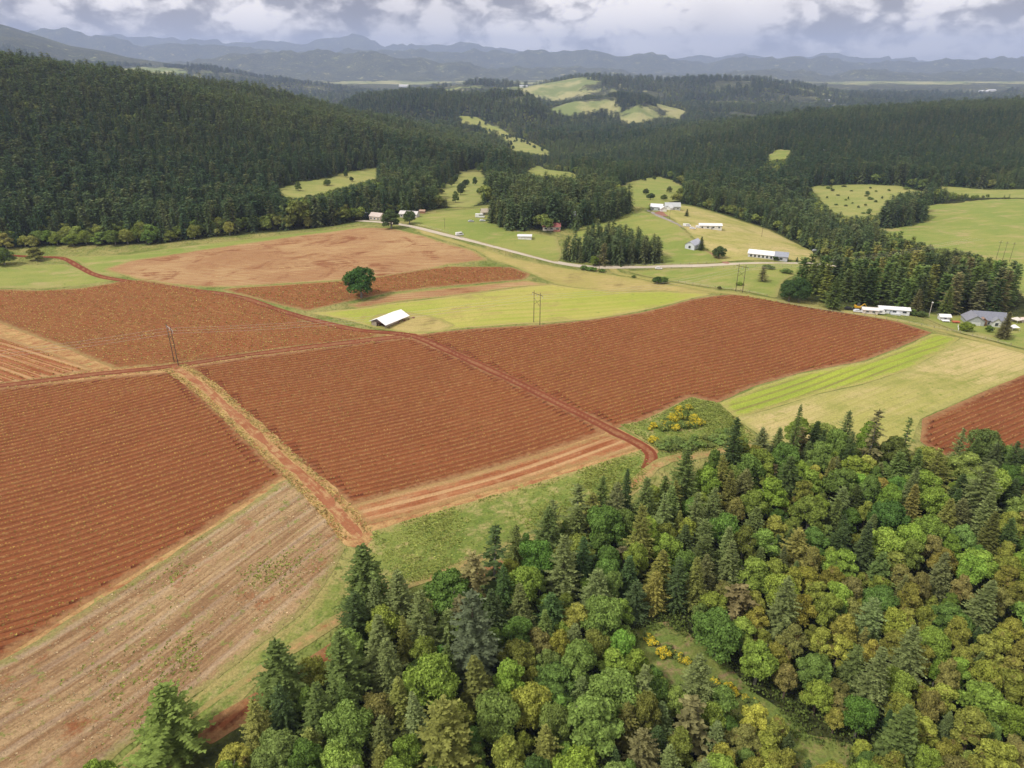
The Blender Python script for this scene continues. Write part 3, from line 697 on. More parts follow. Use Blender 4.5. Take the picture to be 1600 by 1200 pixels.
def broad_crown(h, R_, seed, lobes=16, leaf=0.5, nl=4200, base=0.22, flat=0.62, squash=1.0):
    """many leaf-sized faces on the outer shells of irregular boughs"""
    r = np.random.default_rng(seed)
    L = []
    cz = h * (base + (1 - base) * 0.5); hh = h * (1 - base) * 0.5
    for k in range(lobes):
        gi = (k + 0.5) / lobes; ph = math.acos(1 - 1.75 * gi) if k else 0.0
        th = k * 2.39996 + r.normal(0, 0.35)
        rr = r.uniform(0.50, 0.78)
        c = np.array([R_ * rr * math.sin(ph) * math.cos(th), R_ * rr * math.sin(ph) * math.sin(th), cz + hh * rr * math.cos(ph) * 0.95])
        L.append((c, R_ * r.uniform(0.26, 0.46) * (1.0 if k else 1.15)))
    L.append((np.array([0, 0, cz]), R_ * 0.55))
    wts = np.array([x[1] ** 2 for x in L]); wts /= wts.sum()
    which = r.choice(len(L), nl, p=wts)
    C = np.array([L[i][0] for i in which]); rad = np.array([L[i][1] for i in which])
    d = r.normal(size=(nl, 3)); d /= np.linalg.norm(d, axis=1)[:, None]
    d[:, 2] = np.where(d[:, 2] < -0.35, -d[:, 2], d[:, 2])
    clump = np.random.default_rng(seed + 5)
    shell = rad * (1 - np.abs(r.normal(0, 0.16, nl)))
    wob = 1 + 0.16 * np.sin(d[:, 0] * 7 + which) * np.cos(d[:, 1] * 6 + which * 2) + 0.08 * np.sin(d[:, 2] * 13 + which)
    P = C + d * (shell * wob)[:, None] * np.array([1, 1, flat + 0.2])
    # drop leaves buried deep in another bough
    keep = np.ones(nl, bool)
    for i, (c, ra) in enumerate(L):
        dd = np.linalg.norm((P - c) / np.array([1, 1, flat + .2]), axis=1)
        keep &= ~((dd < ra * 0.62) & (which != i))
    P, d, which = P[keep], d[keep], which[keep]; n = len(P)
    nrm = d + r.normal(0, 0.55, (n, 3)) + np.array([0, 0, 0.25]); nrm /= np.linalg.norm(nrm, axis=1)[:, None]
    u = np.cross(nrm, r.normal(size=(n, 3))); u /= np.linalg.norm(u, axis=1)[:, None]; v = np.cross(nrm, u)
    s = leaf * r.uniform(0.55, 1.25, n)[:, None]
    Q = np.stack([P - u * s, P - v * s * .7 + nrm * s * .15, P + u * s, P + v * s * .7 - nrm * s * .1], 1)
    return Q.reshape(-1, 3), np.arange(n * 4).reshape(n, 4), np.repeat(r.random(n), 4)
def broad_trunk(h, R_, seed):
    r = np.random.default_rng(seed + 99); r0 = 0.02 * h + 0.10
    top = np.array([r.normal(0, .2), r.normal(0, .2), h * 0.5]); parts = [tube([(0, 0, -0.6), (0.1, 0, h * .25), top], [r0 * 1.25, r0, r0 * .6], 7)]
    for k in range(6):
        a = k * 1.05 + r.normal(0, .2); e = np.array([math.cos(a) * R_ * .62, math.sin(a) * R_ * .62, h * r.uniform(.55, .8)])
        st = np.array([0.05, 0, h * r.uniform(.22, .45)])
        parts.append(tube([st, (st + e) / 2 + np.array([0, 0, .3]), e], [r0 * .5, r0 * .33, .04], 5))
    return merge(parts)

def mk(name, V, F, lv, mat):
    o = mesh_np(name, V, F, mat, attrs={'lv': ('FLOAT', lv)} if lv is not None else None)
    me = o.data; bpy.data.objects.remove(o); return me
def mk_trunk(name, VF, mat):
    V, F = VF; F = tris_of(F) if not isinstance(F, np.ndarray) else F
    return mk(name, V, F, None, mat)

PROTO = {}
def proto(kind, crown, trunk, h, R_): PROTO.setdefault(kind, []).append((crown, trunk, h, R_))
for i in range(7):
    h, R_ = 20.0, (3.7, 4.1, 3.5, 4.5, 3.1, 3.9, 4.3)[i]
    V, F, lv = fir_crown(h, R_, 100 + i, seg=.46, fan=.78, dens=1.15 * (1.0, .95, 1.05, .9, 1.1, .8, 1.0)[i], shape=(.8, .7, .95, .62, .9, .75, .68)[i], ragged=(.18, .25, .15, .3, .2, .34, .2)[i], start=.08)
    proto('fir', mk('crown', V, F, lv, M_leaf), mk_trunk('trunk', fir_trunk(h), M_bark), h, R_)
for i in range(3):          # scruffy, thin, dying firs with showing stems
    h, R_ = 20.0, (2.6, 3.0, 2.2)[i]
    V, F, lv = fir_crown(h, R_, 150 + i, dens=.62, shape=.55, ragged=.5, start=.15, droop=.28)
    proto('thin_fir', mk('crown', V, F, lv, M_leaf), mk_trunk('trunk', fir_trunk(h), M_greybark), h, R_)
for i in range(6):
    h, R_ = 14.0, (5.0, 5.5, 4.8, 5.2, 4.6, 5.6)[i]
    V, F, lv = broad_crown(h, R_, 200 + i, lobes=(15, 19, 13, 22, 12, 17)[i], leaf=.29, nl=10500, base=.10)
    proto('maple', mk('crown', V, F, lv, M_leaf), mk_trunk('trunk', broad_trunk(h, R_, i), M_greybark), h, R_)
for i in range(5):
    h, R_ = 12.0, (3.6, 4.2, 3.3, 4.0, 3.7)[i]
    V, F, lv = broad_crown(h, R_, 300 + i, lobes=(12, 15, 10, 17, 13)[i], leaf=.24, nl=7600, base=.12, flat=.7)
    proto('madrone', mk('crown', V, F, lv, M_madrone), mk_trunk('trunk', broad_trunk(h, R_, i + 20), M_bark), h, R_)
for i in range(3):
    h, R_ = 3.0, 2.2
    V, F, lv = broad_crown(h, R_, 400 + i, lobes=9, leaf=.26, nl=1000, base=0.0)
    proto('shrub', mk('crown', V, F, lv, M_leaf), mk_trunk('stem', tube([(0, 0, -.3), (0, 0, 1.2)], [.12, .05], 5), M_bark), h, R_)
# smaller-scale firs for groves (fewer faces)
for i in range(5):
    h, R_ = 16.0, (3.0, 3.3, 2.8, 3.5, 2.6)[i]
    V, F, lv = fir_crown(h, R_, 500 + i, dens=.72, seg=.95, fan=1.35, shape=(.8, .65, .9, .7, .8)[i], start=.06)
    proto('grove_fir', mk('crown', V, F, lv, M_leaf), mk_trunk('trunk', fir_trunk(h), M_bark), h, R_)

def newobj(name, data, parent=None):
    o = bpy.data.objects.new(name, data); scene.collection.objects.link(o)
    if parent: o.parent = parent
    return o
TREES = []
NAMES = {'fir': 'fir_tree', 'thin_fir': 'fir_tree', 'grove_fir': 'fir_tree', 'maple': 'maple_tree', 'madrone': 'madrone_tree', 'shrub': 'shrub', 'oak': 'oak_tree', 'bushy': 'broadleaf_tree'}
CATS = {'fir': 'fir tree', 'thin_fir': 'fir tree', 'grove_fir': 'fir tree', 'maple': 'maple tree', 'madrone': 'madrone tree', 'shrub': 'shrub', 'oak': 'oak tree', 'bushy': 'broadleaf tree'}
def tree(kind, x, y, h, Rr, col, label, group=None, var=None, zoff=0.0, name=None, cat=None):
    base = {'oak': 'maple', 'bushy': 'maple'}.get(kind, kind)
    ps = PROTO[base]; c, tr, ph, pr = ps[(len(TREES) if var is None else var) % len(ps)]
    e = newobj(name or NAMES[kind], None); e.empty_display_size = 1
    e.location = (x, y, float(gh(x, y)) + zoff - (.20 * h if kind in ('bushy', 'oak') else 0)); h *= 1.2 if kind in ('bushy', 'oak') else 1; e.rotation_euler = (random.gauss(0, .02), random.gauss(0, .02), random.uniform(0, 6.28))
    e.scale = (Rr / pr, Rr / pr, h / ph)
    e['label'] = label; e['category'] = cat or CATS[kind]
    if group: e['group'] = group
    a = newobj('crown', c, e); a.color = (min(.6, col[0] * 1.42), min(.6, col[1] * 1.44), col[2] * 1.3, 1)
    newobj('stem' if kind == 'shrub' else 'trunk', tr, e)
    TREES.append((x, y, Rr, h, kind, e))
    return e
def jit(c, s=0.14):
    k = random.gauss(1, s); return tuple(max(0.012, v * k * random.gauss(1, s * .35)) for v in c)
FIR_C = (0.105, 0.140, 0.045); FIR_G = (0.140, 0.165, 0.066); FIR_D = (0.066, 0.095, 0.036); FIR_O = (0.165, 0.170, 0.050); FIR_B = (0.150, 0.140, 0.066)
MAP_B = (0.175, 0.240, 0.048); MAP_D = (0.095, 0.155, 0.038); MAP_M = (0.150, 0.212, 0.056); MAD_O = (0.205, 0.215, 0.048); MAD_Y = (0.225, 0.235, 0.050); MAD_R = (0.185, 0.172, 0.060)

# trees one can point at: (kind, column, row of the tip, height, crown radius, colour, label)
SPECIAL = [
 ('fir',1153,652,23,4.8,FIR_D,'tall dark spire fir at the right end of the broom patch, beside the dirt track'),
 ('fir',1075,700,20,5.0,FIR_C,'broad green fir just below the dirt track under the broom patch'),
 ('fir',980,731,17,2.9,FIR_D,'narrow dark fir at the wood edge left of the tan track fork'),
 ('fir',943,743,15,3.2,FIR_C,'short green fir on the wood edge, next left of the narrow dark one'),
 ('thin_fir',905,758,17,3.5,FIR_G,'thin ragged grey-green fir standing out of the wood edge before the green bank'),
 ('fir',862,781,15,4.0,FIR_G,'pale grey-green fir on the wood edge below the green bank'),
 ('fir',1005,789,21,4.2,FIR_O,'slender yellow-green fir behind the first row of the wood below the track fork'),
 ('thin_fir',770,822,22,3.6,FIR_D,'dark spire fir standing alone against the green bank'),
 ('fir',882,836,21,5.0,FIR_G,'full grey-green fir in front of the ragged fir on the wood edge'),
 ('fir',1145,846,17,4.6,FIR_G,'grey-green fir in the upper middle of the wood between bright maples'),
 ('fir',1090,768,16,3.6,FIR_G,'grey-green pointed fir close below the broad fir at the dirt track'),
 ('maple',950,790,15,6.0,MAP_D,'large deep green maple behind the wood edge under the pair of edge firs'),
 ('maple',1040,830,12,4.5,MAP_B,'bright green small maple right of the slender yellow-green fir'),
 ('maple',820,884,14,5.0,MAP_B,'bright yellow-green maple below the lone dark spire fir'),
 ('fir',1250,631,24,3.0,FIR_C,'tallest fir on the top edge of the wood, against the pale field'),
 ('thin_fir',1375,641,22,3.2,FIR_B,'brownish half-bare fir in front of the pale field'),
 ('thin_fir',1425,653,17,2.4,FIR_C,'thin fir where the pale field meets the red edge field'),
 ('fir',1335,676,16,2.9,FIR_D,'dark narrow fir left of the brownish half-bare one'),
 ('fir',1287,672,15,2.8,FIR_D,'small dark fir right of the tallest fir at the pale field'),
 ('bushy',1310,668,14,4.2,MAP_M,'rounded mid-green tree between two dark firs at the pale field'),
 ('bushy',1404,680,14,5.2,(0.10,0.12,0.035),'wide olive tree at the lower corner of the pale field'),
 ('maple',1230,690,13,5.0,MAP_D,'deep green maple in front of the tallest fir at the pale field'),
 ('maple',1268,735,12,4.6,MAP_B,'bright yellow-green maple in the upper right of the wood'),
 ('maple',1445,735,13,5.6,MAP_B,'bright green maple below the red edge field'),
 ('fir',1550,725,21,6.0,FIR_G,'big bushy grey-green fir at the right below the red edge field'),
 ('bushy',1545,668,14,6.0,FIR_C,'dark bushy tree standing against the red edge field'),
 ('fir',1590,690,15,4.0,FIR_D,'dark fir at the right border beside the red edge field'),
 ('fir',565,852,19,6.4,FIR_C,'big fir at the lower end of the tan track between the fields'),
 ('fir',620,893,17,4.8,FIR_G,'grey-green fir just right of the big one at the end of the tan track'),
 ('fir',655,922,19,4.2,FIR_G,'pointed blue-green fir standing before the small red bare strip'),
 ('maple',700,893,15,5.6,MAP_D,'deep green maple beside the red bare strip below the green bank'),
 ('fir',735,922,26,6.5,(0.095,0.115,0.07),'very large silvery grey fir in the left part of the wood'),
 ('fir',585,964,18,4.6,FIR_G,'blue-green fir in the left wood behind the golden cone-shaped tree'),
 ('fir',628,964,14,2.6,FIR_O,'golden olive cone-shaped conifer in the left wood'),
 ('fir',605,996,17,3.8,FIR_G,'grey fir directly below the golden cone-shaped tree'),
 ('fir',530,988,20,5.6,FIR_C,'full dark green fir at the right end of the long red bare strip'),
 ('fir',425,1001,19,6.0,FIR_C,'broad fir standing in front of the long red bare strip'),
 ('fir',490,1068,15,4.6,FIR_C,'green fir below the long red bare strip'),
 ('fir',692,1094,22,6.4,FIR_O,'large yellowish-grey fir at the bottom of the wood left of centre'),
 ('maple',672,1030,16,5.6,MAP_B,'brightest green round maple in the left part of the wood'),
 ('fir',250,1074,17,7.2,(0.14,0.185,0.05),'lone broad bushy fir on the slope at the lower left'),
 ('maple',540,1108,13,5.0,MAP_M,'round mid-green maple near the bottom left of the wood'),
 ('bushy',142,1186,9,3.2,MAP_B,'small light green tree at the lowest left of the picture'),
 ('maple',945,932,15,5.6,MAP_M,'large light green maple left of the broom clearing in the wood'),
 ('maple',905,1000,15,4.6,MAP_M,'tall light green maple left of the clearing, in front of another'),
 ('maple',962,1042,16,5.8,MAP_M,'big light green maple at the lower left rim of the clearing'),
 ('maple',925,1092,17,6.4,MAP_M,'big light green maple nearest below the clearing, lower middle of the wood'),
 ('maple',1125,962,13,6.4,MAP_D,'wide dark green maple on the upper rim of the clearing'),
 ('maple',1192,1000,14,4.4,MAP_B,'bright yellow-green maple on the right rim of the clearing'),
 ('maple',830,1072,14,5.0,MAD_Y,'yellow-green tree in the lower middle of the wood left of the big maples'),
 ('fir',1095,1022,18,4.6,FIR_G,'pointed grey-green fir standing in the clearing with the yellow broom'),
 ('thin_fir',1006,1040,17,2.5,FIR_G,'thin grey fir on the left rim of the clearing'),
 ('fir',1005,1138,14,4.2,FIR_B,'greyish-brown fir at the bottom edge, middle of the wood'),
 ('thin_fir',1086,1092,15,3.4,FIR_B,'brown half-dead fir below the clearing'),
 ('fir',852,1136,14,3.8,FIR_O,'yellow-green fir at the bottom edge left of the middle'),
 ('fir',1235,905,20,4.8,FIR_G,'grey-green fir in the right middle of the wood'),
 ('fir',1380,1010,20,4.4,FIR_G,'pale grey fir among the yellowish madrones of the lower right'),
 ('fir',1435,976,19,4.4,FIR_G,'grey-green fir right of the pale grey one in the lower right'),
 ('fir',1550,905,18,5.0,FIR_G,'grey-green fir near the right border above the madrones'),
 ('maple',1470,985,12,4.0,MAP_B,'single bright green maple among the yellowish madrones'),
 ('fir',1420,1105,18,5.0,FIR_C,'broad dark fir in the lower right corner of the wood'),
]
LAND = []
def short(lab):
    for cut in (' where', ' at the', ' directly', ' standing', ' just ', ' among', ' against', ' beside', ' behind', ' below', ' under', ' in front', ' in the', ' on the', ' at the', ' close', ' before', ' above', ' near', ' where', ' right of', ' left of', ' directly', ' nearest', ' out of', ' between', ', ', ' with', ' left ', ' right '):
        i = lab.find(cut)
        if i > 5: lab = lab[:i]
    return lab
for k, px, py, h, Rr, col, lab in SPECIAL:
    x, y = G(px, py, h)
    e = tree(k, x, y, h, Rr, col, lab); LAND.append((px, py, x, y, short(lab), lab))
_sh = [l[4] for l in LAND]
LAND = [l for l in LAND if _sh.count(l[4]) == 1]
print('landmarks', [l[4] for l in LAND])
ORD = ['', 'second ', 'third ', 'fourth ', 'fifth ', 'sixth ', 'seventh ', 'eighth ', 'ninth ', 'tenth ', 'eleventh ', 'twelfth ']
TENS = {20: 'twent', 30: 'thirt', 40: 'fort', 50: 'fift', 60: 'sixt', 70: 'sevent', 80: 'eight', 90: 'ninet'}
def nth(k):
    base = ['first', 'second', 'third', 'fourth', 'fifth', 'sixth', 'seventh', 'eighth', 'ninth', 'tenth', 'eleventh', 'twelfth', 'thirteenth', 'fourteenth', 'fifteenth', 'sixteenth', 'seventeenth', 'eighteenth', 'nineteenth']
    if k <= 19: return base[k - 1]
    t, u = k // 10 * 10, k % 10
    return TENS[t] + 'ieth' if u == 0 else TENS[t] + 'y-' + base[u - 1]
NSPEC = len(TREES)

# the rest of the near wood, filled in around them
CAN = [(540,900),(600,925),(660,940),(760,890),(800,850),(860,800),(900,790),(960,750),(1000,770),(1050,740),(1110,725),(1140,690),(1190,680),(1250,670),(1300,668),(1360,680),(1420,690),(1470,708),(1530,700),(1600,690),(1750,660),(1900,900),(2000,1330),(1200,1500),(500,1450),(150,1290),(190,1240),(330,1190),(395,1120),(430,1040),(520,1000)]
CANP = np.array([G(a, b, 8.0) for a, b in CAN])
GLADE = [np.array([G(*p, 0) for p in q]) for q in (((985,985),(1045,975),(1110,1010),(1150,1050),(1190,1085),(1250,1130),(1230,1165),(1150,1120),(1090,1085),(1040,1085),(1000,1045)),
   ((1235,1150),(1320,1165),(1330,1215),(1240,1215)))]
pts = []
bx = bnd(CANP, 0)
def near_ok(x, y, r, f=0.80):
    for q in TREES:
        rr = (q[2] + r) * f
        if (q[0] - x) ** 2 + (q[1] - y) ** 2 < rr * rr: return False
    return True
def zone(px, py):
    if px > 1560 or px < 0 or py > 1260: return 'the border of the picture'
    if py < 800 and px > 1150: return 'the wood just below the pale field and the red edge field'
    if py < 850: return 'the wood edge below the dirt track fork'
    if px < 540: return 'the left tip of the wood below the long red bare strip'
    if px < 800: return 'the left part of the wood below the green bank'
    if px < 1180 and py < 1000: return 'the middle of the wood above the broom clearing'
    if px < 1180: return 'the lower middle of the wood around the broom clearing'
    if py < 950: return 'the upper right of the wood below the two edge fields'
    return 'the madrone stand in the lower right of the wood'
nfill = 0; FILL = []
gcount = {}
for it in range(26000):
    x = random.uniform(bx[0], bx[2]); y = random.uniform(bx[1], bx[3])
    if it % 200 == 0 and nfill > 660: break
    if sdf(np.array([x]), np.array([y]), CANP)[0] < 1.0: continue
    px, py = pxof(x, y, float(gh(x, y)) + 10)
    if not (-60 < px < 1690 and py < 1300): continue
    zn = zone(px, py)
    sdg = max(sdf(np.array([x]), np.array([y]), g_)[0] for g_ in GLADE)
    mad = 0.62 if ('madrone' in zn or (px > 1180 and py > 860)) else 0.12 if px > 1100 else 0.06
    u = random.random()
    late = it > 9000
    if u < mad: kind, h, r = 'madrone', random.uniform(9, 13.5), random.uniform(2.8, 4.2)
    elif u < mad + (1 - mad) * 0.38: kind, h, r = 'fir', random.uniform(12, 17.5), random.uniform(3.2, 4.8)
    else: kind, h, r = 'maple', random.uniform(10.5, 15), random.uniform(3.4, 5.8)
    if late: r = min(r, 3.2); h *= .82
    if late and it > 17000: r = 2.2; h *= .8
    if sdg > -r * 0.7: continue
    if not near_ok(x, y, r, 0.66): continue
    if kind == 'fir':
        cn, col = random.choice([('grey-green', FIR_G), ('dark green', FIR_D), ('green', FIR_C), ('olive', FIR_O), ('grey-green', FIR_G)])
        if random.random() < 0.06: kind = 'thin_fir'; cn, col = 'ragged brownish', FIR_B
        what = 'fir'
    elif kind == 'maple':
        cn, col = random.choice([('bright green', MAP_B), ('bright green', MAP_B), ('deep green', MAP_D), ('mid-green', MAP_M), ('mid-green', MAP_M), ('olive', (0.15, 0.17, 0.04))]); what = 'maple'
    else:
        cn, col = random.choice([('olive', MAD_O), ('yellowish', MAD_Y), ('rust-tinged', MAD_R), ('olive', MAD_O)]); what = 'madrone'
    size = 'tall' if h > 15 and what == 'fir' else 'small' if h < 10.5 else 'mid-sized'
    e = tree(kind, x, y, h, r, jit(col), 'x', None)
    FILL.append((px, py, f'{size} {cn} {what}', what, e)); nfill += 1
# name every one of them by its nearest landmark tree, counted outward from it
_b = {}
for px, py, what, k_, e in FILL:
    ds = sorted((math.hypot(px - l[0], (py - l[1] - 30) * 1.15), i) for i, l in enumerate(LAND))
    i = ds[0][1]; l = LAND[i]; dx, dy = px - l[0], py - l[1] - 30
    rel = ('right of' if dx > 0 else 'left of') if abs(dx) > abs(dy) * 1.1 else ('in front of' if dy > 0 else 'behind')
    _b.setdefault((what, rel, i), []).append((ds[0][0], e, l[4], k_))
for (what, rel, i), es in _b.items():
    es.sort(key=lambda t: t[0])
    for k, (d_, e, sn, k_) in enumerate(es):
        e['label'] = f'{nth(k + 1) + " " if k else ""}{what} {rel} the {sn}'; e['group'] = f'{k_}s of the near wood'
print('near wood trees', NSPEC, nfill, {k: sum(1 for f in FILL if f[3] == k) for k in ('fir', 'maple', 'madrone')})

# ------------------------------------------------------------------ groves of firs at middle distance
def grove(P, n, hr, rr, cols, label, group, kinds=('grove_fir',), f=0.62, tries=6000, rows=4):
    c = 0; made = []; P = np.asarray(P); b = bnd(P, 0)
    for _ in range(tries):
        if c >= n: break
        x = random.uniform(b[0], b[2]); y = random.uniform(b[1], b[3])
        if sdf(np.array([x]), np.array([y]), P)[0] < 0.5: continue
        r = random.uniform(*rr)
        if not near_ok(x, y, r, f): continue
        made.append((x, y, tree(random.choice(kinds), x, y, random.uniform(*hr), r, jit(random.choice(cols)), label, group))); c += 1
    rank(made, label, rows)
    return c
ROWN = {1: [''], 2: ['front row of ', 'back row of '], 3: ['front row of ', 'middle row of ', 'back row of '], 4: ['front row of ', 'second row of ', 'third row of ', 'back row of ']}
def rank(made, label, rows):
    '''label = (what, where): its place in a row counted from the left'''
    if not made: return
    what, where = label
    made = sorted(made, key=lambda m: m[1]); n = len(made)
    for r_ in range(rows):
        part = sorted(made[n * r_ // rows: n * (r_ + 1) // rows], key=lambda m: m[0] / m[1])
        for k, m in enumerate(part):
            w = where.replace('in the {row}', ROWN[rows][r_] + 'the ' if rows > 1 else 'in the ')
            m[2]['label'] = f'{nth(k + 1)} {what} from left{"," if rows > 1 else ""} {w}'
P_G1 = poly((882,404),(905,394),(925,382),(950,377),(975,383),(1000,390),(1028,404),(1030,411),(1000,413),(960,416),(915,412),(886,410))
P_G2 = poly((1222,466),(1245,450),(1290,445),(1310,425),(1345,412),(1400,405),(1445,420),(1462,445),(1460,470),(1440,488),(1400,484),(1340,476),(1300,474))
g2 = grove(P_G2, 88, (16, 22), (3.0, 4.3), (FIR_C, FIR_D, FIR_C, FIR_O), ('fir', 'in the {row}grove behind the white mobile home'), 'firs of the grove behind the white mobile home')
P_G3 = poly((1466,480),(1480,450),(1520,450),(1575,458),(1578,480),(1560,496),(1510,487),(1490,493))
g3 = grove(P_G3, 34, (16, 24), (3.4, 4.6), (FIR_C, FIR_D, FIR_B, FIR_C), ('dark fir', 'in the {row}grove behind the grey house'), 'firs of the grove behind the grey house')
print('groves', g2, g3)
for k, px, py, h, Rr, col, lab in [
 ('oak',565,465,18.0,9.4,(0.050,0.105,0.028),'round dark green tree alone in the red field above the barn'),
 ('oak',612,357,15,7.5,FIR_D,'dark tree with a bare trunk at the left end of the gravel road'),
 ('bushy',640,350,11,5.5,FIR_D,'dark bush right of the dark tree at the gravel road'),
 ('oak',58,407,9,6.2,(0.16,0.16,0.05),'rounded olive oak by the dirt track at the far left'),
 ('oak',8,414,12,7.5,(0.10,0.14,0.04),'rounded green oak cut by the left border of the picture'),
 ('oak',1232,470,12.5,5.5,(0.055,0.095,0.035),'broad deep green tree at the left end of the grove by the fence'),
 ('oak',1247,471,13.5,6.5,(0.045,0.080,0.030),'second broad deep green tree from the left end of the grove'),
 ('fir',1300,482,17,5.2,FIR_C,'fir standing forward of the grove by the farm lane'),
 ('fir',1475,492,15.5,4.0,(0.13,0.16,0.045),'yellow-green cypress-like fir between the mobile home and the shed'),
 ('fir',1430,489,13,3.4,FIR_B,'brownish fir right of the white mobile home'),
 ('fir',1567,529,13.5,4.0,FIR_B,'brownish ragged fir on the lawn right of the grey house'),
 ('fir',1575,470,22,5.0,FIR_D,'tall dark fir at the right end of the grove behind the grey house'),
 ('fir',884,405,14,2.0,FIR_D,'slim fir at the left end of the plantation'),
 ('thin_fir',942,415,15,3.0,FIR_B,'brown dying fir on the near side of the plantation'),
 ('bushy',929,415,7,3.6,(0.12,0.16,0.035),'light green bush at the foot of the plantation'),
 ('fir',1095,391,9.5,3.0,FIR_D,'dark fir beside the white gabled barn in the pasture'),
 ('bushy',1123,403,8.5,4.8,FIR_D,'dark bushy clump in the pasture left of the long white-roofed shed'),
 ('bushy',1027,443,4.6,3.2,(0.06,0.10,0.03),'dark round bush left of a pair by the farm lane'),
 ('bushy',1037,443,4.2,3.2,(0.10,0.15,0.04),'lighter round bush right of a pair by the farm lane'),
 ('thin_fir',1191,440,9,2.6,FIR_B,'leaning grey half-dead tree in the pasture below the road'),
 ('fir',1015,329,6,1.8,FIR_D,'small dark fir at the left of the hilltop house'),
 ('fir',1073,338,6,2.2,FIR_D,'small dark fir right of the hilltop house'),
 ('bushy',1509,517,5,3.4,(0.17,0.21,0.04),'bright green round bush in front of the grey house garage'),
 ('bushy',1545,519,3.8,1.9,(0.10,0.15,0.035),'small dark green bush in front of the grey house porch'),
 ('bushy',1355,470,4.2,2.8,(0.16,0.20,0.04),'bright green bush behind the yellow digger'),
 ('bushy',1343,471,5.5,3.6,(0.13,0.15,0.04),'olive bush at the edge of the grove behind the dark car'),
 ('bushy',1440,495,3.2,3.0,(0.09,0.12,0.04),'low hedge bush right of the white mobile home'),
 ('bushy',1425,492,3.2,2.8,(0.11,0.15,0.045),'low hedge bush by the right end of the mobile home'),
 ('bushy',1212,407,3.2,2.2,FIR_D,'dark bush at the gable end of the long white-roofed shed'),
 ('fir',1229,408,5,1.4,FIR_D,'small dark fir right of the long white-roofed shed'),
 ('fir',1245,409,3.2,1.1,FIR_D,'very small dark fir by the gravel road near the wood'),
 ('shrub',1200,420,2.4,4.2,(0.10,0.14,0.04),'low spreading shrub below the gravel road'),
 ('shrub',1228,427,2.4,4.6,(0.09,0.13,0.04),'low spreading shrub in the pasture left of the wood'),
 ('shrub',1156,446,2.0,2.6,(0.14,0.19,0.035),'low bright shrub between the poles of the pole frame in the pasture'),
 ('shrub',925,423,2.2,3.4,(0.09,0.15,0.035),'low green shrub on the verge at the road fork'),
 ('shrub',912,421,2.2,3.4,(0.09,0.14,0.035),'low green shrub left of another at the road fork'),
 ('shrub',940,425,1.8,2.6,(0.10,0.15,0.035),'lowest green shrub right of two others at the road fork'),
 ('shrub',990,434,1.6,1.6,(0.09,0.12,0.04),'tiny bush on the farm lane verge'),
 ('shrub',1124,452,1.6,1.5,(0.10,0.10,0.04),'tiny brownish bush at the tip of the red field'),
 ]:
    x, y = G(px, py); tree(k, x, y, h, Rr, col, lab)
# conifers grouped round the farmhouses on the rise
P_G4 = poly((785,352),(790,332),(830,322),(870,326),(890,340),(925,345),(945,330),(980,325),(985,333),(955,345),(925,352),(895,362),(868,346),(838,350),(820,360),(795,362))
P_G5 = poly((760,345),(775,330),(800,327),(808,345),(800,357),(782,357))
# bushes and round trees along the foot of the left hill
c0 = 0; FOOT = []
for _ in range(400):
    px = random.uniform(-60, 600) if random.random() < .3 else random.uniform(-60, 320); py = np.interp(px, [-100, 0, 100, 250, 330, 420, 520, 600], [393, 389, 386, 381, 372, 363, 352, 340]) - random.uniform(0, 10)
    x, y = G(px, py); r = random.uniform(4.5, 7.5) if px < 300 else random.uniform(3, 5)
    if not near_ok(x, y, r, .62): continue
    FOOT.append((x, y, tree('bushy', x, y, random.uniform(8, 13), r, jit(random.choice([(0.16, 0.20, 0.05), (0.20, 0.21, 0.065), (0.13, 0.18, 0.05)])), 'x', 'bushy trees along the foot of the left hill')))
    c0 += 1
    if c0 > 45: break
rank(FOOT, ('round bushy tree', 'along the foot of the left hill'), 1)
P_G6 = poly((1370,357),(1385,340),(1400,330),(1420,326),(1440,330),(1442,345),(1425,352),(1395,357))
for mi, (n, lab) in enumerate(((5, ('small tree', 'in the meadow at the foot of the left wood')), (20, ('dark round bush', 'in the bushy meadow left of the farmhouse trees')))):
    P = MPOLY[mi]; grove(P, n, (5, 11), (2.4, 4.5), (FIR_D, FIR_C, (0.08, 0.11, 0.035)), lab, lab[0] + 's ' + lab[1], kinds=('bushy',), f=1.0, rows=1)
grove(MPOLY[5], 40, (1.5, 3.5), (1.2, 3.4), (FIR_C, (0.12, 0.15, 0.05)), ('low bush', 'in the rough meadow left of the bright right one'), 'low bushes on the rough right meadow', kinds=('shrub', 'bushy'), f=1.0, rows=1)
grove(MPOLY[8], 40, (5, 11), (2.5, 4.5), (FIR_D,), ('dark tree', 'on the far green slope above the valley'), 'dark trees on the far green slope', kinds=('bushy',), f=1.0, rows=1)
grove(MPOLY[3], 6, (6, 10), (3.0, 4.5), (FIR_D, FIR_C), ('tree', 'in the small valley meadow beyond the hilltop house'), 'trees in the small valley meadow', kinds=('bushy',), f=1.0, rows=1)

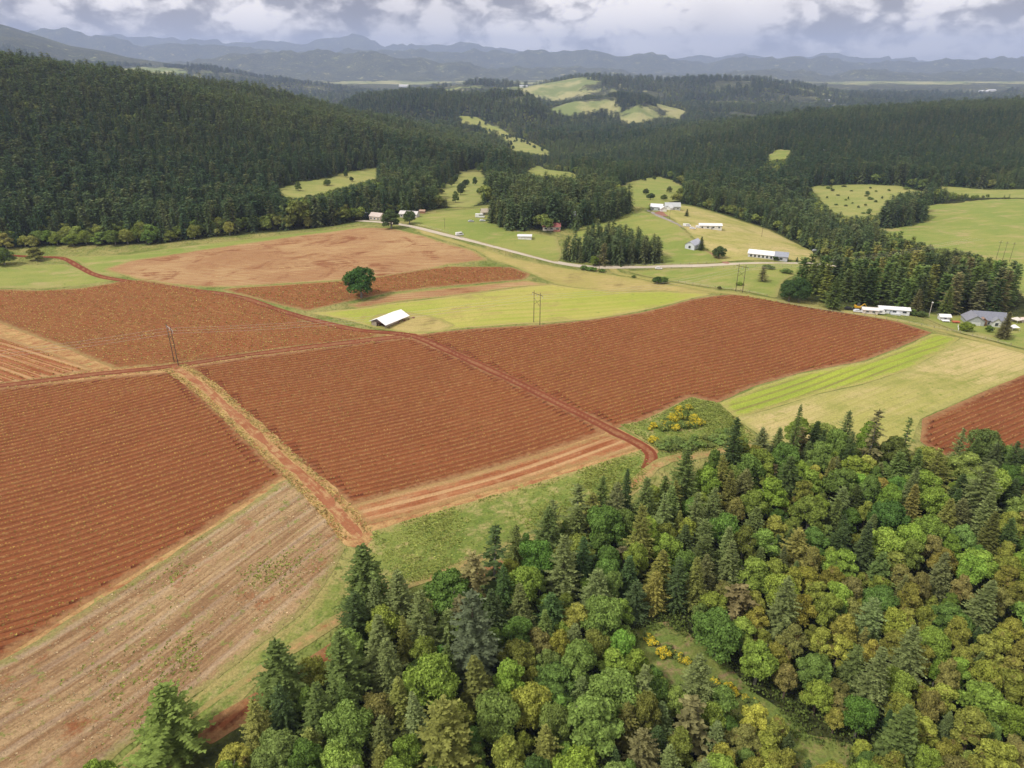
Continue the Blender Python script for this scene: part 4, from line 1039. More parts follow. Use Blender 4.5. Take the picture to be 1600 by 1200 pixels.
# ------------------------------------------------------------------ woods too large to count
def lib_fir(i, lod):
    h, R_ = 20.0, (2.9, 3.3, 2.6, 3.6)[i]
    d, sg, fn = ((.62, 1.25, 1.35), (.40, 1.8, 2.0))[lod]
    V, F, lv = fir_crown(h, R_, 700 + i, dens=d, seg=sg, fan=fn, shape=(.85, .75, .95, .8)[i], start=.10, ragged=.2, droop=.48)
    Vt, Ft = fir_trunk(h); V2 = np.concatenate([V, Vt]); F4 = np.concatenate([F, np.array(Ft)+len(V)])
    me = mk('wood_fir', V2, F4, np.concatenate([lv, np.zeros(len(Vt))]), M_firfar)
    me.materials.append(M_bark)
    mi = np.zeros(len(F4), np.int32); mi[len(F):] = 1; me.polygons.foreach_set('material_index', mi)
    return me
def lib_broad(i, lod):
    V, F, lv = broad_crown(13.0, 5.0, 800 + i, lobes=11, leaf=(.75, 1.3)[lod], nl=(800, 260)[lod], base=.05)
    return mk('wood_broadleaf', V, F, lv, M_brfar)
LIBS = []
for lod in (0, 1):
    col = bpy.data.collections.new('wood_library'); LIBS.append(col)
    for i, me in enumerate([lib_fir(0, lod), lib_fir(1, lod), lib_fir(2, lod), lib_fir(3, lod), lib_broad(0, lod), lib_broad(1, lod)]):
        o = bpy.data.objects.new(f'wood_{"abcdef"[i]}', me); col.objects.link(o)
def gn_wood(col):
    ng = bpy.data.node_groups.new('scatter_wood', 'GeometryNodeTree')
    ng.interface.new_socket('Geometry', in_out='INPUT', socket_type='NodeSocketGeometry')
    ng.interface.new_socket('Geometry', in_out='OUTPUT', socket_type='NodeSocketGeometry')
    n, l = ng.nodes, ng.links
    gi, go = n.new('NodeGroupInput'), n.new('NodeGroupOutput')
    iop = n.new('GeometryNodeInstanceOnPoints'); ci = n.new('GeometryNodeCollectionInfo')
    ci.inputs['Collection'].default_value = col; ci.inputs['Separate Children'].default_value = True; ci.inputs['Reset Children'].default_value = True
    def at(name, typ):
        a = n.new('GeometryNodeInputNamedAttribute'); a.data_type = typ; a.inputs['Name'].default_value = name
        return a.outputs['Attribute']
    l.new(gi.outputs[0], iop.inputs['Points']); l.new(ci.outputs[0], iop.inputs['Instance'])
    iop.inputs['Pick Instance'].default_value = True
    l.new(at('pick', 'INT'), iop.inputs['Instance Index']); l.new(at('scl', 'FLOAT_VECTOR'), iop.inputs['Scale']); l.new(at('rotv', 'FLOAT_VECTOR'), iop.inputs['Rotation'])
    l.new(iop.outputs[0], go.inputs[0])
    return ng
NGS = [gn_wood(LIBS[0]), gn_wood(LIBS[1])]
MALL = MPOLY
TX = np.array([q[0] for q in TREES]); TY = np.array([q[1] for q in TREES])
def wood(name, y0, y1, sp0, sp1, lod, hmul=1.0, srange=(-0.98, 0.98), sel=None, label=''):
    """trees on a jittered fan grid between two distances, left out of farmland and meadows"""
    X, Y = [], []
    y = y0
    while y < y1:
        sp = sp0 + (sp1 - sp0) * (y - y0) / (y1 - y0)
        n = int((srange[1] - srange[0]) * y / sp)
        s = srange[0] * y + (np.arange(n) + rng.random(n)) * sp
        X.append(s); Y.append(y + (rng.random(n) - .5) * sp * 1.3); y += sp
    X = np.concatenate(X); Y = np.concatenate(Y)
    fs = sdf(X, Y, FARM)
    ok = fs < -3 - 2 * rng.random(len(X))
    for P in MALL: ok &= msd(X, Y, P) < -2.5
    if sel is not None: ok &= sel(X, Y)
    Z = gh(X, Y)
    n6 = fbm(X, Y, 260, 4)
    X, Y, Z, n6, fs = X[ok], Y[ok], Z[ok], n6[ok], fs[ok]
    n = len(X)
    low = np.clip((-Z - 10) / 60, 0, .5) + 0.5 * np.clip((n6 - .18) * 4, 0, 1) + 0.45 * (fs > -28)
    broad = rng.random(n) < np.clip(0.06 + low * 0.6, 0, .85)
    pick = np.where(broad, 4 + rng.integers(0, 2, n), rng.integers(0, 4, n)).astype(np.int32)
    base = (1.0 + 0.45 * fbm(X + 500, Y, 200, 3)) * hmul
    h = np.clip(rng.normal(1, .16, n), .55, 1.5) * base * np.where(broad, .85, 1.1)
    # low growth where a tall tree would stand before an open meadow
    if y0 < 1000:
        full = np.where(broad, 13, 20) * h; allow = full.copy()
        for fr in (1.0, .88, .76, .64, .52, .40, .28, .18):
            hh = full * fr; k_ = (H - Z) / np.maximum(H - Z - hh, 5); o_ = np.zeros(n, bool)
            for P in MALL: o_ |= sdf(X * k_, Y * k_, P) > 1
            allow = np.where(o_, hh * .85, allow)
        short = allow < full * .95; kp = allow > 4.5
        pick = np.where(short & (rng.random(n) < .6), 4, pick).astype(np.int32); broad = pick >= 4
        h = np.where(short, allow / np.where(broad, 13, 20), h)
        X, Y, Z, n6, h, pick, broad = X[kp], Y[kp], Z[kp], n6[kp], h[kp], pick[kp], broad[kp]; n = len(X)
    wd = h * rng.uniform(.8, 1.15, n) * np.where(broad, 1.1, 1.05)
    me = bpy.data.meshes.new(name); me.vertices.add(n); me.vertices.foreach_set('co', np.stack([X, Y, Z - .3], -1).astype(np.float32).ravel())
    def put(an, typ, d, f='value'):
        a = me.attributes.new(an, typ, 'POINT'); a.data.foreach_set(f, np.ascontiguousarray(d).ravel())
    put('pick', 'INT', pick); put('scl', 'FLOAT_VECTOR', np.stack([wd, wd, h], -1).astype(np.float32), 'vector')
    put('rotv', 'FLOAT_VECTOR', np.stack([rng.normal(0, .03, n), rng.normal(0, .03, n), rng.random(n) * 6.28], -1).astype(np.float32), 'vector')
    put('tint', 'FLOAT', np.clip(0.45 + 1.3 * fbm(X, Y, 330, 4) + 0.5 * fbm(X + 9, Y, 90, 2) + rng.normal(0, .22, n), 0, 1).astype(np.float32)); put('tint2', 'FLOAT', np.clip(rng.random(n) ** 2 + .3 * n6, 0, 1).astype(np.float32))
    o = bpy.data.objects.new(name, me); scene.collection.objects.link(o)
    md = o.modifiers.new('scatter', 'NODES'); md.node_group = NGS[lod]
    o['kind'] = 'stuff'; o['label'] = label; o['category'] = 'woodland'
    print(name, n)
    return o
midr = lambda X, Y: np.abs(X) < Y * 0.95
def notgrove(X, Y):
    ok = np.ones(len(X), bool)
    for P in (P_G1, P_G2, P_G3, P_G4, P_G5, P_G6): ok &= sdf(X, Y, P) < -1
    for tx, ty, tr in zip(TX, TY, [q[2] for q in TREES]):
        if ty > 380: ok &= (X - tx) ** 2 + (Y - ty) ** 2 > (tr * .8) ** 2
    return ok
wood('left_hill_wood', 480, 1550, 6.2, 8.2, 0, 1.05, (-0.98, 0.0), notgrove, 'dark fir wood covering the hill on the left')
wood('right_hill_wood', 480, 1750, 6.2, 9.0, 0, 0.85, (0.0, 0.98), notgrove, 'dark fir wood covering the slopes on the right')
wood('valley_wood', 1550, 3300, 11.5, 15, 1, 1.0, (-0.95, 0.95), lambda X, Y: ((Y > 1750) | (X < 0)) & (openat(X, Y) < .55), 'woodland in the valley beyond the hills')
wood('distant_wood', 3300, 5400, 20, 30, 1, 1.25, (-0.85, 0.85), lambda X, Y: openat(X, Y) < .50, 'distant woodland on the far low hills')
def clump_wood(name, P, sp, label, hmul, keep=None, wm=1.0):
    b = bnd(P, 0); n = int((b[2] - b[0]) * (b[3] - b[1]) / sp ** 2 * 1.0)
    X = rng.uniform(b[0], b[2], n * 3); Y = rng.uniform(b[1], b[3], n * 3); ok = sdf(X, Y, P) > 0
    X, Y = X[ok], Y[ok]; kx = []
    for i in range(len(X)):
        if all((X[i] - X[j]) ** 2 + (Y[i] - Y[j]) ** 2 > sp * sp for j in kx) and (keep is None or all((X[i] - a) ** 2 + (Y[i] - b_) ** 2 > r_ * r_ for a, b_, r_ in keep)): kx.append(i)
    X, Y = X[kx], Y[kx]; n = len(X)
    me = bpy.data.meshes.new(name); me.vertices.add(n); me.vertices.foreach_set('co', np.stack([X, Y, gh(X, Y) - .3], -1).astype(np.float32).ravel())
    def put(an, typ, d, f='value'):
        a = me.attributes.new(an, typ, 'POINT'); a.data.foreach_set(f, np.ascontiguousarray(d).ravel())
    h = rng.uniform(.75, 1.15, n) * hmul; wd = h * rng.uniform(.95, 1.3, n) * wm
    put('pick', 'INT', rng.integers(0, 4, n).astype(np.int32)); put('scl', 'FLOAT_VECTOR', np.stack([wd, wd, h], -1).astype(np.float32), 'vector')
    put('rotv', 'FLOAT_VECTOR', np.stack([0 * X, 0 * X, rng.random(n) * 6.28], -1).astype(np.float32), 'vector')
    put('tint', 'FLOAT', rng.random(n).astype(np.float32)); put('tint2', 'FLOAT', (rng.random(n) ** 2).astype(np.float32))
    o = bpy.data.objects.new(name, me); scene.collection.objects.link(o)
    md = o.modifiers.new('scatter', 'NODES'); md.node_group = NGS[0]
    o['kind'] = 'stuff'; o['label'] = label; o['category'] = 'woodland'; print(name, n)
PAD = 0
HOLES = [(*G(862, 359), 9), (*G(803, 333), 8), (*G(897, 345), 5), (*G(852, 368), 6), (*G(872, 368), 6)]
clump_wood('plantation', P_G1, 3.6, 'small dense plantation of firs behind the bend of the gravel road', .80, None, .85)
clump_wood('fir_clump', P_G6, 6.0, 'tall dark fir clump reaching into the bright right meadow', 1.15)
clump_wood('farmhouse_trees', P_G4, 5.0, 'dense dark firs growing round the farmhouses on the rise', 1.0, HOLES)
clump_wood('farmhouse_trees', P_G5, 5.0, 'dark firs right of the tan-roofed farmhouse', .85)
# understorey of the near wood: brush between the trunks
bxs = []
for _ in range(16000):
    x = random.uniform(bx[0], bx[2]); y = random.uniform(bx[1], bx[3])
    bxs.append((x, y))
bxs = np.array(bxs); kk = (sdf(bxs[:, 0], bxs[:, 1], CANP) > -1) & (np.abs(bxs[:, 0]) < bxs[:, 1] * 1.2)
for g_ in GLADE: kk &= (sdf(bxs[:, 0], bxs[:, 1], g_) < 1)
bxs = bxs[kk]
BR = []
q_r = np.random.default_rng(11)
for x, y in bxs[:9000]:
    z_ = float(gh(x, y)); n = 16; R0 = q_r.uniform(.8, 2.2)
    P = np.array([x, y, z_]) + q_r.normal(0, 1, (n, 3)) * np.array([R0 * .6, R0 * .6, .3]) + np.array([0, 0, R0 * .6])
    u = q_r.normal(size=(n, 3)); u /= np.linalg.norm(u, axis=1)[:, None]; v = np.cross(u, q_r.normal(size=(n, 3))); v /= np.linalg.norm(v, axis=1)[:, None]
    BR.append(np.stack([P - u * .32, P - v * .26, P + u * .32, P + v * .26], 1).reshape(-1, 3))
BR = np.concatenate(BR)
us = mesh_np('undergrowth', BR, np.arange(len(BR)).reshape(-1, 4), M_leaf, attrs={'lv': ('FLOAT', np.repeat(q_r.random(len(BR) // 4), 4))})
us.color = (0.15, 0.20, 0.05, 1); us['kind'] = 'stuff'; us['label'] = 'brush and bramble growing between the trunks of the near wood'; us['category'] = 'undergrowth'
# ------------------------------------------------------------------ planted rows
M_plant = leaf_mat('young_orchard_leaves', None, trans=0.2, contrast=0.3)
M_berm = ground_mat('row_berm', (0.255, 0.098, 0.038), (0.29, 0.125, 0.048), (0.35, 0.19, 0.072), (0.48, 0.66), scale=0.25, streak=1, fine=0.3)
def plant_rows(P, d, spacing, step, col, size, margin=2.5, berm=(0.8, 0.16), miss=0.12, seed=1, name='orchard_rows', label='', off=0.0):
    r = np.random.default_rng(seed)
    dx, dy = d; L = math.hypot(dx, dy); dx /= L; dy /= L
    u = -P[:, 0] * dy + P[:, 1] * dx; v = P[:, 0] * dx + P[:, 1] * dy
    U = np.arange(math.floor(u.min() / spacing) * spacing + off, u.max(), spacing); Vv = np.arange(v.min(), v.max(), step)
    UU, VV = np.meshgrid(U, Vv, indexing='ij')
    X = UU * -dy + VV * dx; Y = UU * dx + VV * dy
    vis = (np.abs(X) < np.maximum(Y, 1) * 1.15) & (Y > 70)
    ins = np.zeros(X.shape, bool); ins[vis] = sdf(X[vis], Y[vis], P) > margin
    # berms
    st = max(1, int(4.5 / step)); B_V, B_F, o = [], [], 0
    Xs, Ys_, I = X[:, ::st], Y[:, ::st], ins[:, ::st]
    a = I[:, :-1] & I[:, 1:]
    i, j = np.nonzero(a)
    w_, h_ = berm
    def pt(i, j, s, z): 
        x = Xs[i, j] - dy * s; y = Ys_[i, j] + dx * s
        return np.stack([x, y, gh(x, y) + z + 0.30], -1)
    qs = [pt(i, j, -w_ / 2, -.25), pt(i, j, -.18, h_), pt(i, j, .18, h_), pt(i, j, w_ / 2, -.25)]
    qe = [pt(i, j + 1, -w_ / 2, -.25), pt(i, j + 1, -.18, h_), pt(i, j + 1, .18, h_), pt(i, j + 1, w_ / 2, -.25)]
    m = len(i); V = np.concatenate(qs + qe); k = np.arange(m)
    F = np.concatenate([np.stack([k + q * m, k + 4 * m + q * m, k + 4 * m + (q + 1) * m, k + (q + 1) * m], -1) for q in range(3)])
    u_ = -V[:, 0] * dy + V[:, 1] * dx; v_ = V[:, 0] * dx + V[:, 1] * dy
    bo = mesh_np('soil_ridges', V, F, M_berm, attrs={'row': ('FLOAT_VECTOR', np.stack([u_, v_, u_ * 0], -1))}); bo['kind'] = 'stuff'
    bo['label'] = 'raised soil ridges of ' + label; bo['category'] = 'soil ridges'
    # plants
    x, y = X[ins], Y[ins]; n0 = len(x)
    ms = miss + 0.25 * np.clip(fbm(x, y, 40, 3) * 2, 0, 1)
    k = r.random(n0) > ms; x, y = x[k], y[k]; n = len(x)
    x = x + r.normal(0, .14, n); y = y + r.normal(0, .14, n); z = gh(x, y) + 0.30 + h_ * .8
    s = size * r.uniform(.55, 1.3, n)
    Q = []
    for q in range(3):
        an = r.uniform(0, 3.14, n); ca, sa = np.cos(an) * s * .5, np.sin(an) * s * .5
        t = r.normal(0, .25, n) * s
        Q.append(np.stack([np.stack([x - ca, y - sa, z - .1], -1), np.stack([x + ca, y + sa, z - .1], -1), np.stack([x + ca - sa * 1.2, y + sa + ca * 1.2, z + s * .45 + t], -1), np.stack([x - ca - sa * 1.2, y - sa + ca * 1.2, z + s * .35 - t], -1)], 1))
    Q = np.concatenate(Q).reshape(-1, 3)
    po = mesh_np(name, Q, np.arange(len(Q)).reshape(-1, 4), M_plant, attrs={'lv': ('FLOAT', np.repeat(r.random(len(Q) // 4), 4))})
    po.color = (*col, 1); po['kind'] = 'stuff'; po['label'] = label; po['category'] = 'crop rows'
    print(name, n, m)
YG_ = (0.42, 0.30, 0.085); YT = (0.38, 0.26, 0.09)
plant_rows(P_L, dL, 2.8, .95, YG_, .36, seed=1, label='young yellowish plants in rows on the lower left red field')
plant_rows(P_M, dM, 2.5, .95, YT, .34, seed=2, label='young yellowish plants in rows on the middle red field')
plant_rows(P_R, dR, 2.5, 1.0, YG_, .38, seed=3, label='young yellowish plants in rows on the right red field')
plant_rows(P_RR, dRR, 2.5, .9, (0.46, 0.30, 0.14), .40, seed=4, label='young plants in rows on the red field at the right edge')
plant_rows(P_T, dT, 2.6, 1.2, (0.40, 0.31, 0.10), .52, seed=5, miss=.3, label='young olive plants in rows on the upper left red field')
plant_rows(P_F, dF, 2.8, .9, (0.50, 0.33, 0.13), .5, seed=6, label='plants in rows on the red field at the left edge')
plant_rows(P_S2, dS, 3.0, 1.3, (0.34, 0.28, 0.085), .6, seed=7, miss=.25, label='olive plants in rows on the red field round the lone tree')

# ------------------------------------------------------------------ grass tufts and weeds
def tufts(name, P, n, col, size, label, seed=3, clump=None, mat=None, lift=0.14):
    r = np.random.default_rng(seed); b = bnd(P, 0)
    x = r.uniform(b[0], b[2], n); y = r.uniform(b[1], b[3], n)
    k = (sdf(x, y, P) > .3) & (np.abs(x) < y * 1.15)
    if clump: k &= fbm(x + 77, y, clump[0], 4) + r.normal(0, .16, n) > clump[1]
    x, y = x[k], y[k]; n = len(x); z = gh(x, y) + lift
    s = size * r.uniform(.5, 1.5, n); Q = []
    for q in range(3):
        an = r.uniform(0, 3.14, n); ca, sa = np.cos(an) * s * .55, np.sin(an) * s * .55; t = r.normal(0, .35, n) * s
        Q.append(np.stack([np.stack([x - ca, y - sa, z - .25], -1), np.stack([x + ca, y + sa, z - .25], -1), np.stack([x + ca - sa * 1.3 + t * .4, y + sa + ca * 1.3, z + s * .35], -1), np.stack([x - ca - sa * 1.3 + t * .4, y - sa + ca * 1.3, z + s * .25], -1)], 1))
    Q = np.concatenate(Q).reshape(-1, 3)
    o = mesh_np(name, Q, np.arange(len(Q)).reshape(-1, 4), mat or M_plant, attrs={'lv': ('FLOAT', np.repeat(r.random(len(Q) // 4), 4))})
    o.color = (*col, 1); o['kind'] = 'stuff'; o['label'] = label; o['category'] = 'grass'
    print(name, n)
for P_, d_, n_w, sd2 in ((P_L, dL, 9000, 31), (P_M, dM, 8000, 32), (P_R, dR, 12000, 33), (P_T, dT, 12000, 34)):
    tufts('weeds', P_, n_w, (0.33, 0.26, 0.08), .26, 'sparse weeds between the rows of a red field', sd2, (34, .12))
tufts('weeds', P_FAL, 42000, (0.30, 0.33, 0.08), .36, 'green weed tufts scattered over the fallow stubble field', 1, (15, .34))
tufts('dry_grass', P_FAL, 12000, (0.58, 0.45, 0.28), .26, 'dry grass tufts standing on the fallow stubble field', 2, (14, -.1))
tufts('grass', P_BRI, 50000, (0.34, 0.38, 0.10), .36, 'tall green grass on the bank below the middle field', 3, (18, .10))
tufts('grass', P_TRI, 22000, (0.32, 0.37, 0.10), .36, 'green grass round the yellow broom patch', 4, (14, -.1))
def strip_poly(P, w):
    P = smooth(P); d = np.gradient(P, axis=0); d /= np.linalg.norm(d, axis=1)[:, None]; nn = np.stack([-d[:, 1], d[:, 0]], -1)
    return np.concatenate([P + nn * w / 2, (P - nn * w / 2)[::-1]])
def edge_tufts(T, w, off, n, col, size, label, seed):
    P = smooth(T); d = np.gradient(P, axis=0); d /= np.linalg.norm(d, axis=1)[:, None]; nn = np.stack([-d[:, 1], d[:, 0]], -1)
    Q = np.concatenate([P + nn * (off + w / 2), (P + nn * (off - w / 2))[::-1]])
    tufts('dry_grass', Q, n, col, size, label, seed)
for sgn, sd_ in ((1, 20), (-1, 21)):
    edge_tufts(T_B, 3.2, sgn * 3.4, 34000, (0.46, 0.35, 0.13), .42, 'dry grass fringe along the track between the lower and middle fields', sd_)
    edge_tufts(T_A, 1.8, sgn * 3.1, 34000, (0.46, 0.33, 0.13), .42, 'dry grass fringe along the track above the lower fields', sd_ + 4)

# ------------------------------------------------------------------ yellow broom
M_broom = leaf_mat('yellow_blossom', None, trans=0.1, contrast=0.15)
def broom(px, py, R_, h, flower, label, group):
    x, y = G(px, py); r = np.random.default_rng(int(px * 7 + py))
    e = newobj('broom_shrub', None); e.location = (x, y, float(gh(x, y)) - .1); e['label'] = label; e['category'] = 'broom shrub'; e['group'] = group
    V, F, lv = broad_crown(h, R_, int(px + py), lobes=8, leaf=.24, nl=900, base=0.0)
    g = mesh_np('foliage', V, F, M_leaf, e, attrs={'lv': ('FLOAT', lv)}); g.color = (0.19, 0.25, 0.07, 1)
    if flower > 0:
        V, F, lv = broad_crown(h * 1.04, R_ * 1.05, int(px + py), lobes=8, leaf=.12, nl=int(1900 * flower), base=0.02)
        cz = fbm(V[::4, 0] + px, V[::4, 1] + py, 1.6, 2) > (0.25 - flower * .9)
        kq = np.repeat(cz, 4); V = V[kq]; lv = lv[kq]
        if len(V):
            f_ = mesh_np('blossom', V, np.arange(len(V)).reshape(-1, 4), M_broom, e, attrs={'lv': ('FLOAT', lv)}); f_.color = (0.80, 0.62, 0.05, 1)
bl = 0
BR_ = [(1022,668,1.6,1.7,1.0),(1016,672,1.0,1.0,.8),(1020,690,2.0,1.9,1.0),(1040,662,2.2,2.2,.3),(1052,657,2.4,2.8,1.1),(1062,655,2.4,2.8,.5),(1048,668,2.2,2.2,.15),(1055,672,2.0,2.2,.9),(1066,668,2.4,2.4,.12),(1060,642,1.9,1.9,.7),(1075,640,1.9,1.9,.5),(1072,652,2.3,2.4,.12),(1085,658,2.4,2.6,.8),(1092,664,2.2,2.3,1.0),(1080,668,2.2,2.2,.25),(1035,672,2.0,2.0,.1),(1138,684,1.6,1.6,.5)]
for k, q in enumerate(BR_):
    fl = 'blossoming golden yellow' if q[4] > .6 else 'sprinkled with yellow blossom' if q[4] > .2 else 'almost without blossom'
    broom(*q, f'{nth(k + 1)} from the left in the broom patch, {fl}' if False else 'x', 'broom shrubs of the grassy corner')
_bs = sorted([o for o in scene.objects if o.name.startswith('broom_shrub')], key=lambda o: o.location.x / o.location.y)
for k, o in enumerate(_bs):
    q = BR_[[i for i, s in enumerate(BR_) if abs(G(s[0], s[1])[0] - o.location.x) < 1e-3][0]]
    fl = 'blossoming golden yellow' if q[4] > .6 else 'sprinkled with yellow blossom' if q[4] > .2 else 'almost without blossom'
    o['label'] = f'{nth(k + 1)} broom shrub from the left beside the track, {fl}'
_n0 = set(o.name for o in _bs)
G2_ = [(1012,998,1.4,1.5,.5),(1018,1006,1.5,1.6,.8),(1036,1024,2.0,2.2,1.1),(1044,1018,1.6,1.6,.3),(1060,1030,1.4,1.4,.5),(1072,1036,1.3,1.4,.9),(1030,1062,1.3,1.4,.5),(1118,1068,1.3,1.4,.5),(1138,1078,1.6,1.7,.9),(1146,1084,1.5,1.6,1.1),(1165,1094,1.2,1.2,.4),(1180,1100,1.2,1.2,.4)]
for q in G2_: broom(*q, 'x', 'broom shrubs of the clearing in the wood')
_bs = sorted([o for o in scene.objects if o.name.startswith('broom_shrub') and o.name not in _n0], key=lambda o: o.location.x / o.location.y)
for k, o in enumerate(_bs): o['label'] = f'{nth(k + 1)} yellow-flowered broom shrub from the left in the clearing of the wood'
# bramble bank in front of the broom patch
r_ = 0; BRM = []
for _ in range(300):
    t = random.random(); px = 1030 + 118 * t + random.uniform(-6, 6); py = np.interp(px, [1030, 1060, 1100, 1150], [694, 697, 692, 678]) + random.uniform(-9, 9)
    x, y = G(px, py); r = random.uniform(1.3, 2.3)
    if not near_ok(x, y, r, .62): continue
    BRM.append((x, y, tree('shrub', x, y, random.uniform(1.2, 2.1), r, jit((0.16, 0.21, 0.065)), 'x', 'bramble bushes on the bank below the broom patch', name='bramble_bush', cat='bramble bush'))); r_ += 1
    if r_ > 30: break
rank(BRM, ('bramble bush', 'on the bank below the broom patch'), 1)

# ------------------------------------------------------------------ building kit
class MB:
    def __init__(s): s.V, s.F = [], []
    def add(s, V, F): o = len(s.V); s.V += [tuple(v) for v in V]; s.F += [tuple(i + o for i in f) for f in F]; return s
    def box(s, c, d, rz=0.0):
        x, y, z = c; a, b, h = d[0] / 2, d[1] / 2, d[2] / 2; cr, sr = math.cos(rz), math.sin(rz)
        V = [(x + cr * i * a - sr * j * b, y + sr * i * a + cr * j * b, z + k * h) for k in (-1, 1) for j in (-1, 1) for i in (-1, 1)]
        return s.add(V, [(0, 2, 3, 1), (4, 5, 7, 6), (0, 1, 5, 4), (2, 6, 7, 3), (0, 4, 6, 2), (1, 3, 7, 5)])
    def bar(s, p, q, r, n=6):
        V, F = tube([p, q], [r, r], n); s.add(V, F); m = len(V)
        return s
    def build(s, name, mat, parent=None):
        me = bpy.data.meshes.new(name); me.from_pydata(s.V, [], s.F); me.materials.append(mat)
        o = bpy.data.objects.new(name, me); scene.collection.objects.link(o)
        if parent: o.parent = parent
        return o
MC = {}
def mat(col, rough=.7, var=.10, metal=0.0, spec=.3):
    k = (col, rough, metal)
    if k not in MC: MC[k] = plain('paint_' + 'abcdefghijklmnopqrstuvwxyz'[len(MC) % 26], col, rough, spec, var, 1.3, metal)
    return MC[k]
WHITE = (0.78, 0.78, 0.77); CREAM = (0.62, 0.55, 0.45); GREY = (0.34, 0.36, 0.38); DGREY = (0.17, 0.18, 0.21); TANR = (0.42, 0.36, 0.27); RED = (0.30, 0.10, 0.09); PALE = (0.60, 0.62, 0.66); GLASS = (0.045, 0.055, 0.065); BRN = (0.25, 0.14, 0.08)
def root(name, px, py, ang, label, cat, group=None, dz=0.0):
    e = newobj(name, None); x, y = G(px, py); e.location = (x, y, float(gh(x, y)) + dz); e.rotation_euler = (0, 0, R(ang))
    e['label'] = label; e['category'] = cat
    if group: e['group'] = group
    return e
def gable(e, L, W, hw, hr, wc, rc, cx=0, cy=0, rot=0.0, ov=.45, seams=False, wins=(), door=None, rrough=.6):
    """walls with gables, two roof slopes, windows on the sides; ridge along local x"""
    cr, sr = math.cos(rot), math.sin(rot)
    def T(x, y, z): return (cx + cr * x - sr * y, cy + sr * x + cr * y, z)
    a, b = L / 2, W / 2; m = MB()
    V = [T(-a, -b, -.8), T(a, -b, -.8), T(a, b, -.8), T(-a, b, -.8), T(-a, -b, hw), T(a, -b, hw), T(a, b, hw), T(-a, b, hw), T(-a, 0, hw + hr), T(a, 0, hw + hr)]
    m.add(V, [(0, 1, 5, 4), (2, 3, 7, 6), (1, 2, 6, 9, 5), (3, 0, 4, 8, 7)]); m.build('wall', mat(wc, .85), e)
    r = MB(); t = .16; ax, bx_ = a + ov, b + ov; zz = hw - ov * hr / b
    for s in (-1, 1):
        P = [T(-ax, s * bx_, zz + .02), T(ax, s * bx_, zz + .02), T(ax, 0, hw + hr + .02), T(-ax, 0, hw + hr + .02)]
        r.add(P + [(p[0], p[1], p[2] + t) for p in P], [(0, 1, 2, 3), (4, 7, 6, 5), (0, 4, 5, 1), (3, 2, 6, 7), (0, 3, 7, 4), (1, 5, 6, 2)])
        if seams:
            n = int(L / 1.1)
            for i in range(n + 1):
                x = -a + i * L / n; p, q = T(x, s * bx_, zz + .02 + t), T(x, 0, hw + hr + .02 + t); r.bar(p, q, .05, 4)
    r.build('roof', mat(rc, rrough, .08), e)
    for (side, u, wz, w, h) in wins:      # side f/b long sides, l/r gable ends
        f = MB(); g = MB()
        if side in 'fb':
            s = -1 if side == 'f' else 1; c = T(u, s * (b + .03), wz); d = (w, .10, h); c2 = T(u, s * (b + .07), wz)
        else:
            s = -1 if side == 'l' else 1; c = T(s * (a + .03), u, wz); d = (.10, w, h); c2 = T(s * (a + .07), u, wz)
        f.box(c, (d[0] + (.25 if d[0] > .2 else 0), d[1] + (.25 if d[1] > .2 else 0), d[2] + .25), rot); fo = f.build('window', mat(WHITE), e)
        g.box(c2, d, rot); g.build('pane', mat(GLASS, .15, .02, 0, .5), fo)
    if door:
        side, u, w, h, col = door; s = -1 if side in 'fl' else 1
        c = T(u, s * (b + .04), h / 2) if side in 'fb' else T(s * (a + .04), u, h / 2)
        MB().box(c, (w, .12, h) if side in 'fb' else (.12, w, h), rot).build('door', mat(col), e)

# open hay barn in the middle of the fields
e = root('barn', 609, 503, 56, 'open hay barn with bright white metal roof and dark gable in the fields', 'barn')
L, W, hw, hr = 16.0, 9.2, 2.2, 1.9; a, b = L / 2, W / 2
r = MB()
for s in (-1, 1):
    P = [(-a - .8, s * (b + 1.0), hw - .45), (a + .8, s * (b + 1.0), hw - .45), (a + .8, 0, hw + hr), (-a - .8, 0, hw + hr)]
    r.add(P + [(p[0], p[1], p[2] + .12) for p in P], [(0, 1, 2, 3), (4, 7, 6, 5), (0, 4, 5, 1), (3, 2, 6, 7), (0, 3, 7, 4), (1, 5, 6, 2)])
    for i in range(18):
        x = -a + i * L / 17; r.bar((x, s * (b + 1.0), hw - .33), (x, 0, hw + hr + .12), .05, 4)
r.build('roof', mat((0.82, 0.82, 0.80), .35, .05), e)
for i in range(6):
    for s in (-1, 1): MB().box((-a + i * L / 5, s * b, (hw - .2) / 2 - .4), (.24, .24, hw + .6)).build('post', mat((0.30, 0.24, 0.18), .9), e)
g = MB(); g.add([(-a - .1, -b, hw - .1), (-a - .1, b, hw - .1), (-a - .1, 0, hw + hr - .1), (-a + .1, -b, hw - .1), (-a + .1, b, hw - .1), (-a + .1, 0, hw + hr - .1)], [(0, 2, 1), (3, 4, 5), (0, 1, 4, 3), (1, 2, 5, 4), (2, 0, 3, 5)])
g.build('gable_board', mat((0.10, 0.065, 0.055), .9), e)
MB().box((-a, b * .62, hw / 2 - .3), (.15, W * .36, hw + .3)).build('side_board', mat((0.33, 0.28, 0.22), .9), e)
MB().box((-a * .35, -b, 1.0), (L * .55, .15, 1.2)).build('side_board', mat((0.42, 0.36, 0.30), .9), e)
for i in range(7):
    MB().box((-a * .8 + i * 2.2, random.uniform(-2.6, 3), .9), (1.8, 3.2, random.uniform(1.6, 2.6)), random.uniform(-.2, .2)).build('hay_stack', mat((0.17, 0.09, 0.055), .95, .3), e)
